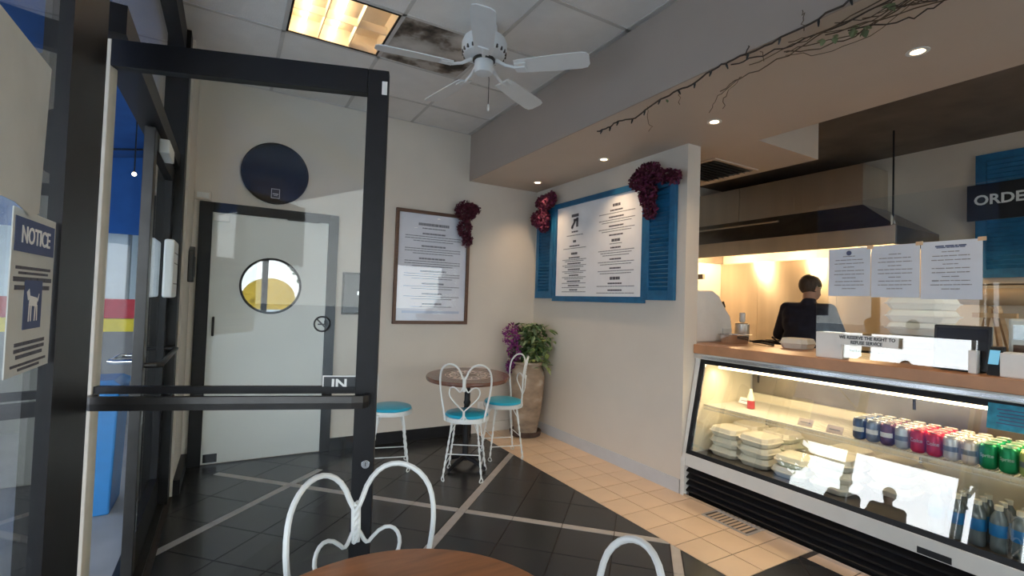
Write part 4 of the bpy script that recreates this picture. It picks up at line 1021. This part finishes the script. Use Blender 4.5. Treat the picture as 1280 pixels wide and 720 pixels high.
# clear shield with three menu sheets
t = thing('acrylic_shield', 'tall clear acrylic shield on the worktop behind the menu sheets', 'shield', (3.215, 1.1, CT))
MB().box((3.213, .42, CT+.012), (3.219, 1.70, 2.03)).build('pane', 'glass', t)
for yy in (.6, 1.55): MB().box((3.19, yy-.03, CT), (3.242, yy+.03, CT+.012)).build('foot', 'glass_frame', t)
SX = 3.205
for k, (y0, y1, z0, z1, lb) in enumerate(((1.625, 1.398, 1.462, 1.748, 'left menu sheet with dark round logo taped to the clear shield'), (1.394, 1.165, 1.456, 1.750, 'middle menu sheet taped to the clear shield'), (1.160, .912, 1.448, 1.752, 'right menu sheet with blue heading taped to the clear shield'))):
    t = thing('menu_sheet', lb, 'sheet', (SX, (y0+y1)/2, z0), 0, 'menu sheets on the shield')
    vs = []; nn = 8
    MB().box((SX, y0, z0), (SX+.003, y1, z1)).build('sheet', 'paper_blue', t)
    rows = [(0, .095-.0215*j, (.15 if j % 3 else .06)+.02*random.random(), .0045) for j in range(10)]
    print_lines(rows, (SX-.0004, (y0+y1)/2, (z0+z1)/2), Rm, Zv, 'sheet_print', 'ink_grey', t)
    if k == 0: MB().cyl((SX-.0016, (y0+y1)/2, z1-.028), (SX, (y0+y1)/2, z1-.028), .014, n=20).build('logo', 'ink_blue', t)
    if k == 2: print_lines([(0, .125, .13, .007), (0, .117, .12, .005)], (SX-.0006, (y0+y1)/2, (z0+z1)/2), Rm, Zv, 'heading', 'ink_blue', t)
    MB().box((SX-.0015, y1-.014, z1-.012), (SX+.004, y1+.018, z1+.008)).build('tape', 'brown_paper', t)
# slanted low glass guard with notice
t = thing('glass_guard', 'low slanted glass guard with refusal notice on the worktop', 'glass guard', (3.13, 1.25, CT))
ga = Vector((3.105, 0, CT+.012)); gb = Vector((3.1125, 0, 1.248)); e = (gb-ga).normalized(); en = Vector((-e.z, 0, e.x)); gm = (ga+gb)/2
MB().obox((gm.x, 1.26, gm.z), e, Yv, en, ((gb-ga).length/2, .365, .003)).build('pane', 'glass_guard', t)
MB().box((3.09, 1.49, CT), (3.18, 1.635, 1.243)).build('end_block', 'white_plastic', t, bevel=.004)
MB().box((3.09, .90, CT), (3.14, .93, 1.2)).build('end_bracket', 'white_plastic', t, bevel=.002)
s_ = .72; c = ga+e*((gb-ga).length*s_)
sgn = MB().obox((3.085, 1.362, c.z), e, Yv, en, (.030, .152, .002)).build('notice_plate', 'white_plastic', t, label='white plate reading WE RESERVE THE RIGHT TO REFUSE SERVICE')
text('notice_text', 'WE RESERVE THE RIGHT TO', .0255, Vector((3.0825, 1.362, c.z))+e*.013, Rm, e, 'black_plastic', sgn, bold=.0008, sx=.86)
text('notice_text', 'REFUSE SERVICE', .0255, Vector((3.0825, 1.362, c.z))-e*.014, Rm, e, 'black_plastic', sgn, bold=.0008, sx=.86)
# tablet register
t = thing('tablet_register', 'black tablet register on stand at the right of worktop', 'register', (3.14, .97, CT))
MB().obox((3.163, .975, 1.205), (.10, 0, .995), Yv, (-.995, 0, .10), (.112, .112, .009)).build('tablet', 'black_plastic', t, bevel=.006)
MB().obox((3.1535, .975, 1.207), (.10, 0, .995), Yv, (-.995, 0, .10), (.095, .098, .0012)).build('screen', 'screen', t)
MB().box((3.135, .90, CT), (3.208, 1.05, CT+.012)).build('base', 'black_plastic', t, bevel=.003); MB().prism([(3.165, CT+.012), (3.204, CT+.012), (3.185, CT+.13), (3.172, CT+.13)], .955, .995, 'y').build('arm', 'black_plastic', t)
t = thing('card_reader', 'small card reader with lit blue screen beside the register', 'card reader', (3.14, .845, CT))
MB().prism([(3.10, CT), (3.20, CT), (3.19, 1.225), (3.155, 1.225)], .822, .868, 'y').build('body', 'black_plastic', t, bevel=.004); MB().obox((3.118, .845, 1.175), (.38, 0, .925), Yv, (-.925, 0, .38), (.035, .018, .001)).build('screen', 'screen_blue', t)
t = thing('card_box', 'white card box at the right end of the worktop', 'box', (3.11, .77, CT))
MB().box((3.075, .68, CT), (3.16, .815, 1.20)).build('box_body', 'white_plastic', t, bevel=.004); MB().box((3.085, .69, 1.20), (3.15, .805, 1.205)).build('lid', 'case_white', t)
t = thing('receipt_printer', 'pale receipt printer with brown slot behind the card box', 'printer', (3.30, .80, CT))
MB().box((3.24, .67, CT), (3.40, .83, 1.36)).build('housing', 'white_plastic', t, bevel=.012); MB().box((3.234, .69, 1.18), (3.241, .81, 1.235)).build('slot', 'brown_frame', t); MB().box((3.234, .69, 1.26), (3.241, .81, 1.33)).build('paper_window', 'chrome', t)
t = thing('wooden_easel', 'small pine easel frame behind the register', 'easel', (3.45, .95, CT))
MB().tube([(3.46, 1.01, CT+.015), (3.46, .955, 1.42)], .014, 4).build('leg', 'pine', t); MB().tube([(3.46, .86, CT+.015), (3.46, .925, 1.42)], .014, 4).build('leg', 'pine', t); MB().tube([(3.60, .94, CT+.013), (3.46, .94, 1.41)], .012, 4).build('leg', 'pine', t); MB().box((3.44, .85, 1.36), (3.475, 1.02, 1.385)).build('cross_bar', 'pine', t)

# ================================================================ KITCHEN
HY0, HY1 = 2.06, 4.54
hd = thing('exhaust_hood', 'large stainless exhaust hood over the cooking line', 'hood', (5.6, 3.4, 2.0))
MB().box((5.17, HY0, 2.0), (5.20, HY1, 2.17)).build('front_lip', 'steel', hd, bevel=.002)
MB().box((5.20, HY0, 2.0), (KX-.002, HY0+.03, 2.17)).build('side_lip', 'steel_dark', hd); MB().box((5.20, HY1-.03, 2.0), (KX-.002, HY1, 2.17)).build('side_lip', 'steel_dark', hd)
MB().loft([[(5.18, HY0, 2.17), (KX-.002, HY0, 2.17), (KX-.002, HY1, 2.17), (5.18, HY1, 2.17)], [(5.56, 2.50, 2.475), (KX-.002, 2.50, 2.475), (KX-.002, HY1, 2.475), (5.56, HY1, 2.475)]]).build('sloped_canopy', 'steel_dark', hd)  # darker steel here puts the canopy's shade into its colour
MB().box((5.56, 2.50, 2.475), (KX-.002, 3.20, 2.90)).build('duct_panel', 'steel', hd, bevel=.002); MB().box((5.565, 3.204, 2.475), (KX-.002, 3.9, 2.90)).build('duct_panel', 'steel', hd, bevel=.002); MB().box((5.56, 3.904, 2.475), (KX-.002, HY1, 2.90)).build('duct_panel', 'steel', hd, bevel=.002)
MB().tube([(5.42, 4.4, 2.39), (5.42, 3.3, 2.39)], .012, 8).build('pipe', 'steel', hd)
MB().box((5.21, HY0+.04, 2.03), (5.26, HY1-.04, 2.05)).build('drip_tray', 'steel', hd); MB().box((5.202, 3.3, 2.006), (5.21, 3.38, 2.03)).build('label_plate', 'black_plastic', hd)
for y in (4.15, 3.42, 2.62):
    MB().lathe([(.05, 2.165), (.055, 2.14), (.045, 2.09), (.02, 2.07)], (5.62, y, 0), 16).build('hood_lamp', 'glow_hood', hd, smooth=True)
    lamp('hood_bulb', 'POINT', (5.72, y, 2.03), 26, (1, .68, .36), hd, shadow_soft_size=.05)
for yy in (2.10,): 
    MB().cyl((5.22, yy, 2.17), (5.22, yy, 3.05), .008, n=8).build('hanger_rod', 'black_metal', hd); MB().prism([(5.19, 2.17), (5.29, 2.17), (5.19, 2.27)], yy-.005, yy+.005, 'y').build('bracket', 'case_white', hd)
t = thing('steel_backsplash', 'brushed steel splash panels behind the cooking line', 'backsplash', (KX, 3.3, .9))
y = 2.02
while y < 4.5: MB().box((KX-.006, y+.002, .85), (KX-.001, min(y+.98, 4.54)-.002, 2.0)).build('panel', 'steel_splash', t); y += .98
t = thing('cooking_range', 'long steel cooking range under the hood', 'range', (5.7, 3.4, 0))
MB().box((5.30, 2.25, .10), (KX-.01, 4.52, .90)).build('body', 'steel', t, bevel=.004)
MB().box((5.27, 2.25, .90), (KX-.01, 4.52, .94)).build('cooktop', 'steel_dark', t, bevel=.003)
for k in range(3):
    MB().box((5.285, 2.30+k*.65, .14), (5.30, 2.90+k*.65, .74)).build('oven_door', 'steel_dark', t, bevel=.003); MB().cyl((5.285, 2.6+k*.65, .82), (5.26, 2.6+k*.65, .82), .022, n=12).build('knob', 'black_plastic', t, smooth=True); MB().box((5.32, 2.34+k*.65, 0), (5.37, 2.39+k*.65, .1)).build('leg', 'steel_dark', t)
    m = MB()
    for j in range(5): m.box((5.40+j*.12, 2.32+k*.65, .94), (5.42+j*.12, 2.86+k*.65, .965))
    m.build('grate', 'black_metal', t)
t = thing('frying_pan', 'dark frying pan on range left of the cook', 'pan', (5.6, 3.45, .966))
MB().lathe([(.10, .967), (.13, .97), (.16, 1.02), (.154, 1.02), (.125, .976), (.01, .973)], (5.5, 3.3, 0), 24).build('bowl', 'black_metal', t, smooth=True); MB().tube([(5.36, 3.25, 1.01), (5.22, 3.2, 1.05), (5.12, 3.16, 1.07)], .011, 8).build('handle', 'black_metal', t, smooth=True)
t = thing('wall_shelf_bar', 'short steel bar mounted beyond the partition end', 'bar', (5.3, 4.1, 1.7))
MB().box((5.02, 4.0, 1.72), (5.06, 4.5, 1.78)).build('bar', 'steel_dark', t); MB().box((5.06, 4.42, 1.60), (5.10, 4.48, 2.0)).build('bracket', 'steel_dark', t)
# ORDER sign + shutter on the kitchen wall
t = thing('blue_shutter', 'blue louvred shutter panel on kitchen wall behind the order sign', 'shutter', (KX, 1.5, 1.73))
MB().box((KX-.03, 1.20, 1.73), (KX-.002, 1.776, 2.885)).build('panel', 'blue_paint', t, bevel=.004)
for a, b in (((1.20, 1.73), (1.776, 1.80)), ((1.20, 2.82), (1.776, 2.885)), ((1.70, 1.80), (1.776, 2.82)), ((1.20, 1.80), (1.27, 2.82)), ((1.27, 2.28), (1.70, 2.34))): MB().box((KX-.045, a[0], a[1]), (KX-.03, b[0], b[1])).build('rail', 'blue_paint', t)
for k in range(24):
    z = 1.83+k*.042
    if 2.26 < z < 2.36: continue
    MB().obox((KX-.038, 1.485, z), (0, 1, 0), (.5, 0, -.866), (.866, 0, .5), (.213, .018, .003)).build('slat', 'blue_paint', t)
t = thing('order_sign', 'black sign with white ORDER lettering in front of blue shutter', 'sign', (KX-.07, 1.4, 2.265))
MB().box((KX-.085, .95, 2.262), (KX-.058, 1.826, 2.598)).build('board', 'black_plastic', t, bevel=.003)
text('lettering', 'ORDER', .128, (KX-.087, 1.775, 2.445), Rm, Zv, 'white_ink', t, align='LEFT', depth=.002, bold=.003, sx=1.0)
t = thing('paper_roll', 'wide roll of brown wrapping paper on the kitchen wall', 'paper roll', (5.9, 1.65, 1.45))
MB().cyl((5.95, 1.36, 1.55), (5.95, 1.84, 1.50+.05), .075, n=24).build('roll', 'brown_paper', t, smooth=True); MB().cyl((5.95, 1.345, 1.55), (5.95, 1.855, 1.55), .02, n=12).build('core', 'black_plastic', t, smooth=True)
for yy in (1.34, 1.85): MB().box((5.93, yy-.008, 1.53), (KX-.002, yy+.008, 1.66)).build('bracket', 'steel_dark', t)
MB().tube([(5.95, 1.34, 1.66), (5.95, 1.85, 1.66)], .008, 8).build('cutter_bar', 'steel_dark', t)

# unseen ceiling fixture, added above the service side to brighten the kitchen
t = thing('ceiling_light', 'added kitchen ceiling light fixture above the service aisle, out of view', 'ceiling light', (4.7, -.8, 3.05))
MB().box((4.55, -1.4, 3.0), (4.85, -.2, 3.049)).build('housing', 'white_plastic', t); MB().box((4.57, -1.38, 2.985), (4.83, -.22, 3.0)).build('diffuser', 'glow_kitchen', t)
# ================================================================ PEOPLE (one continuous remeshed body each)
def remesh(o, vox, it=6):
    r = o.modifiers.new('remesh', 'REMESH'); r.mode = 'VOXEL'; r.voxel_size = vox; r.use_smooth_shade = True
    s = o.modifiers.new('smooth', 'SMOOTH'); s.factor = .5; s.iterations = it
def person(label, loc, rz, J, shirt, trousers, vox=.011, bald=True):
    """J: joints in local metres, figure faces +Y. Hands get palm + five fingers."""
    t = thing('person', label, 'person', loc, rz)
    V = {k: Vector(v) for k, v in J.items()}
    B = MB()
    hd = V['head']; up = (hd-V['neck']).normalized(); fw = V['look'].normalized(); fw = (fw-up*fw.dot(up)).normalized(); rt = fw.cross(up)
    def hp(a, b, c): return hd+rt*a+fw*b+up*c
    # head: skull, face, jaw, nose, ears
    sk = MB().ball((0, 0, 0), (.077, .096, .100), 16, 12); M = Matrix((rt, fw, up)).transposed().to_4x4(); M.translation = hp(0, -.008, .03); sk.xf(M); B.add(sk.v, sk.f)
    fc = MB().ball((0, 0, 0), (.062, .070, .092), 16, 12); M2 = M.copy(); M2.translation = hp(0, .028, -.03); fc.xf(M2); B.add(fc.v, fc.f)
    B.capsule(hp(0, .092, .005), hp(0, .112, -.022), .010, .015); B.capsule(hp(-.022, .085, -.062), hp(.022, .085, -.062), .010, .010)
    for s in (-1, 1): B.capsule(hp(s*.076, -.006, .012), hp(s*.082, -.012, -.020), .013, .010); B.capsule(hp(s*.02, .082, .028), hp(s*.042, .074, .028), .012, .010)
    B.capsule(hp(0, -.012, -.05), V['neck']-up*.04, .055, .060)
    # trunk and limbs
    ch, pv = V['chest'], V['pelvis']
    sl, sr = V['sho_l'], V['sho_r']
    trunk = [(sl, sr, .058, .058), (sl*.62+ch*.38, sr*.62+ch*.38, .098, .098), (ch+(sl-sr)*.22, ch-(sl-sr)*.22, .122, .122), (ch*.5+pv*.5+(sl-sr)*.17, ch*.5+pv*.5-(sl-sr)*.17, .12, .12), (pv+(V['hip_l']-V['hip_r'])*.35, pv-(V['hip_l']-V['hip_r'])*.35, .125, .125)]
    def limbs(mb, grow, parts):
        for a, b, ra, rb in parts: mb.capsule(V[a] if isinstance(a, str) else a, V[b] if isinstance(b, str) else b, ra+grow, rb+grow)
    arms = [(x+s, y+s, ra, rb) for s in ('_l', '_r') for x, y, ra, rb in (('sho', 'elb', .052, .042), ('elb', 'wri', .041, .028))]
    legs = [(x+s, y+s, ra, rb) for s in ('_l', '_r') for x, y, ra, rb in (('hip', 'kne', .088, .058), ('kne', 'ank', .057, .038))]
    core = [(ch, pv, .12, .12), (ch, V['neck'], .10, .058)]
    limbs(B, -.012, trunk+core); limbs(B, 0, arms); limbs(B, -.01, legs)
    for s in ('_l', '_r'):
        w_ = V['wri'+s]; d = (w_-V['elb'+s]).normalized(); side = d.cross(Vector((0, 0, 1)))
        if side.length < .2: side = Vector((1, 0, 0))
        side.normalize(); nn = side.cross(d).normalized()
        pk = w_+d*.075
        B.capsule(w_+d*.02-side*.018, pk-side*.024, .020, .017); B.capsule(w_+d*.02+side*.018, pk+side*.024, .020, .017); B.capsule(w_+d*.02, pk, .02, .018)
        for k, (o_, l) in enumerate(((-.030, .058), (-.010, .072), (.011, .068), (.031, .050))):
            k0 = pk+side*o_; k1 = k0+d*l*.5-nn*.010; k2 = k1+(d*.6-nn*.8).normalized()*l*.5
            B.capsule(k0, k1, .0105, .0095); B.capsule(k1, k2, .0095, .0085)
        th = w_+d*.025-side*.028; B.capsule(th, th-side*.028+d*.030-nn*.012, .013, .011); B.capsule(th-side*.028+d*.030-nn*.012, th-side*.030+d*.060-nn*.022, .011, .009)
        an = V['ank'+s]; B.capsule(an-Vector((0, .02, .045)), an+Vector((0, .12, -.055)), .035, .028)
    bo = B.build('body', 'skin', t, world=False); remesh(bo, vox)
    Sh = MB(); limbs(Sh, .012, trunk+core[:1]); Sh.capsule(ch, V['neck']-up*.03, .11, .068)
    limbs(Sh, .014, [(a, b, ra, rb) if a.startswith('sho') else (a, V[a]+(V[b]-V[a])*.86, ra, rb) for a, b, ra, rb in arms])
    so = Sh.build('shirt', shirt, t, world=False); remesh(so, vox*1.15, 4)
    Tr = MB(); limbs(Tr, .008, [(a, b if b != 'ank_l' and b != 'ank_r' else V[b]-Vector((0, 0, .0)), ra, rb) for a, b, ra, rb in legs]); limbs(Tr, .006, trunk[-1:]); 
    to = Tr.build('trousers', trousers, t, world=False); remesh(to, vox*1.2, 4)
    for s in ('_l', '_r'):
        an = V['ank'+s]; m = MB().capsule(an-Vector((0, .025, .045)), an+Vector((0, .13, -.058)), .044, .036).capsule(an, an-Vector((0, .02, .04)), .045, .042)
        m.v = [(p[0], p[1], max(p[2], .004+0*p[0])) for p in m.v]; m.build('shoe', 'black_plastic', t, world=False, smooth=True)
    Hs = MB().ball((0, 0, 0), (.081, .098, .098), 16, 12); M3 = M.copy(); M3.translation = hp(0, -.013, .036); Hs.xf(M3)
    keep = []
    for f in Hs.f:
        c = sum((Vector(Hs.v[i]) for i in f), Vector())/len(f)-hd
        a, b = c.dot(fw), c.dot(up)
        ok = (b > .01+.5*max(a, 0)+.0) if a > .0 else (b > -.055)
        if bald and b > .105 and a > -.06: ok = False
        if ok: keep.append(f)
    Hs.f = keep
    h = Hs.build('hair', 'hair', t, world=False, smooth=True); sd = h.modifiers.new('thick', 'SOLIDIFY'); sd.thickness = .010; sd.offset = 1
    for s in (-1, 1): MB().ball(hp(s*.031, .078, .014), (.011, .010, .008), 8, 6).build('eye', 'white_ink', t, world=False)
    return t
# the cook: standing, back to the counter, leaning over the range and reaching to his left
person('cook in a dark navy shirt standing with his back turned at the range', (4.80, 2.66, 0), -PI/2,
       dict(pelvis=(0, -.02, .93), chest=(0, .05, 1.24), neck=(.01, .085, 1.475), head=(.0, .125, 1.585), look=(.35, .9, -.35), sho_l=(-.185, .05, 1.385), sho_r=(.195, .075, 1.375), elb_l=(-.30, .10, 1.12), elb_r=(.275, .14, 1.12), wri_l=(-.33, .33, 1.07), wri_r=(.16, .36, 1.08),
            hip_l=(-.10, -.02, .90), hip_r=(.10, -.02, .90), kne_l=(-.11, .02, .50), kne_r=(.11, .02, .50), ank_l=(-.12, -.02, .09), ank_r=(.12, -.02, .09)), 'navy_cloth', 'dark_cloth', .011)
# two guests seated on a bench outside, seen only as reflections in the case glass
SJ = dict(pelvis=(0, 0, .52), chest=(0, .01, .82), neck=(0, .03, 1.05), head=(0, .05, 1.165), look=(0, 1, -.1), sho_l=(-.19, .02, .97), sho_r=(.19, .02, .97), elb_l=(-.25, .08, .72), elb_r=(.25, .08, .72), wri_l=(-.12, .28, .66), wri_r=(.12, .28, .66),
          hip_l=(-.10, .02, .51), hip_r=(.10, .02, .51), kne_l=(-.12, .44, .50), kne_r=(.12, .44, .50), ank_l=(-.12, .42, .09), ank_r=(.12, .42, .09))
person('person in dark clothes seated outside, left silhouette mirrored in the case glass', (-3.55, 4.33, -.02), -PI/2, SJ, 'grey_cloth', 'dark_cloth', .018, False)
person('person in dark clothes seated outside, right silhouette mirrored in the case glass', (-3.55, 3.70, -.02), -PI/2, SJ, 'dark_cloth', 'dark_cloth', .018, False)
t = thing('bench', 'dark slatted bench under the two seated guests outside', 'bench', (-3.6, 4.0, -.02))
for k in range(3): MB().box((-3.80+k*.14, 3.35, .37), (-3.68+k*.14, 4.75, .40)).build('slat', 'bark', t)
for yy in (3.45, 4.65): MB().box((-3.78, yy-.03, -.02), (-3.42, yy+.03, .37)).build('leg', 'black_metal', t)

# ================================================================ OUTSIDE
struct('pavement', MB().box((-60, -60, -.20), (-.42, 60, -.02)).box((-.42, -60, -.20), (60, FY-.12, -.02)), 'pavement', 'grey pavement outside the entrance', 'pavement')
t = thing('recycling_bin', 'tall blue recycling bin outside beside the closed door leaf', 'bin', (-.74, 3.98, -.02))
bp = lambda a, z: [(-.74-a, 3.98-a, z), (-.74+a, 3.98-a, z), (-.74+a, 3.98+a, z), (-.74-a, 3.98+a, z)]
MB().loft([bp(.165, -.018), bp(.185, .74)]).build('bin_body', 'bin_blue', t, bevel=.012); MB().loft([bp(.195, .742), bp(.195, .77), bp(.15, .80)]).build('lid', 'bin_blue', t, bevel=.006)
t = thing('soap_bottle', 'small dark blue pump bottle standing on the recycling bin', 'bottle', (-.72, 3.92, .80))
MB().lathe([(.03, .801), (.035, .81), (.035, .87), (.012, .89), (.010, .91)], (-.72, 3.92, 0), 14).build('bottle_body', 'ink_blue', t, smooth=True); MB().box((-.74, 3.91, .91), (-.69, 3.93, .925)).build('pump', 'black_plastic', t)
t = thing('banner_barrier', 'low grey street barrier with red and yellow painted boards', 'barrier', (-1.6, 6.3, -.02))
MB().box((-3.0, 6.3, -.02), (-.5, 6.36, .93)).build('panel', 'outer_grey', t); MB().box((-3.0, 6.28, .93), (-.5, 6.38, 1.06)).build('board', 'banner_yellow', t); MB().box((-3.0, 6.28, 1.065), (-.5, 6.38, 1.26)).build('board', 'banner_red', t)
t = thing('street_column', 'pale blue column standing behind the red barrier outside', 'column', (-1.37, 8.2, -.02))
MB().box((-1.56, 8.1, -.02), (-1.18, 8.4, 2.9)).build('shaft', 'column_pale', t, bevel=.01); MB().box((-1.60, 8.06, -.02), (-1.14, 8.44, .2)).build('plinth', 'outer_grey', t)
t = thing('blue_awning', 'blue fabric awning over the pavement outside the entrance', 'awning', (-.6, 2.5, 2.75))
MB().add([(-.43, -3.2, 3.15), (-5.3, -3.2, 2.32), (-5.3, 9.0, 2.32), (-.43, 9.0, 3.15), (-.43, -3.2, 3.165), (-5.3, -3.2, 2.335), (-5.3, 9.0, 2.335), (-.43, 9.0, 3.165)], [(0, 1, 2, 3), (4, 7, 6, 5), (0, 4, 5, 1), (1, 5, 6, 2), (2, 6, 7, 3), (3, 7, 4, 0)]).build('canopy', 'canopy_blue', t)
MB().box((-5.31, -3.2, 1.99), (-5.295, 9.0, 2.325)).build('valance', 'canopy_blue', t)
MB().prism([(-.46, 2.04), (-5.29, 2.04), (-5.29, 2.32), (-.46, 3.1)], 7.59, 7.605, 'y').build('end_panel', 'canopy_blue', t)
for y in (-1.2, 1.6, 4.6, 7.2): MB().tube([(-.44, y, 3.11), (-5.28, y, 2.33)], .012, 6).build('rib', 'black_metal', t)
for y in (-1.2, 3.2, 8.6): MB().tube([(-5.27, y, -.02), (-5.27, y, 2.31)], .02, 8).build('post', 'outer_grey', t)
t = thing('awning_bulb', 'small warm bulb glowing under the blue awning', 'bulb', (-.95, 5.6, 2.5))
MB().ball((-.80, 5.6, 2.42), .018, 12, 8).build('globe', 'glow_down', t, smooth=True); MB().cyl((-.80, 5.6, 2.437), (-.80, 5.6, 3.0), .006, n=6).build('cord', 'black_plastic', t)
# things the porthole and glass pick up from the street behind the camera
t = thing('yellow_awning', 'yellow domed street awning mirrored in the round porthole', 'awning', (1.15, -9, -.02))
prof = [(-.8, .85), (.8, .85)]+[(.8*math.cos(a), 1.25+.65*math.sin(a)) for a in [PI*k/12 for k in range(13)]]
MB().prism([(x+1.15, z) for x, z in prof], -9.6, -9.0, 'y').build('dome', 'yellow_awning', t)
for x in (.55, 1.75): MB().cyl((x, -9.1, -.02), (x, -9.1, 1.02), .03, n=8).build('post', 'outer_grey', t)
def tree(label, x, y, h):
    t = thing('street_tree', label, 'tree', (x, y, -.02), 0, 'street trees')
    MB().tube([(x, y, -.02), (x+.1, y, h*.35), (x, y+.1, h*.6)], [.14, .11, .07], 8).build('trunk', 'bark', t)
    m = MB()
    for k in range(900):
        d = Vector((random.gauss(0, 1), random.gauss(0, 1), random.gauss(0, 1))).normalized()*random.uniform(.4, 1)
        petal_mesh([(x+d.x*h*.32, y+d.y*h*.32, h*.68+d.z*h*.28)], .13, m)
    m.build('crown', 'foliage', t, kind='stuff')
tree('street tree mirrored beside the yellow awning', 3.2, -12, 4.0); tree('street tree mirrored in glass beyond the pavement', -9.5, 9.3, 3.4)
tree('street tree mirrored in glass behind the bench', -8.5, 12.8, 2.8)

struct('wall_street', MB().box((-5.2, 9.01, -.02), (-.42, 9.2, 4.5)), 'column_pale', 'pale wall added beyond the barrier outside to block the sky', 'wall')  # added backdrop wall that blocks the bright sky in the door gap
struct('wall_outer', MB().box((-.42, D+.12, -.02), (-.30, 9.0, 4.5)), 'outer_grey', 'grey outer wall of the building past the entrance', 'wall')
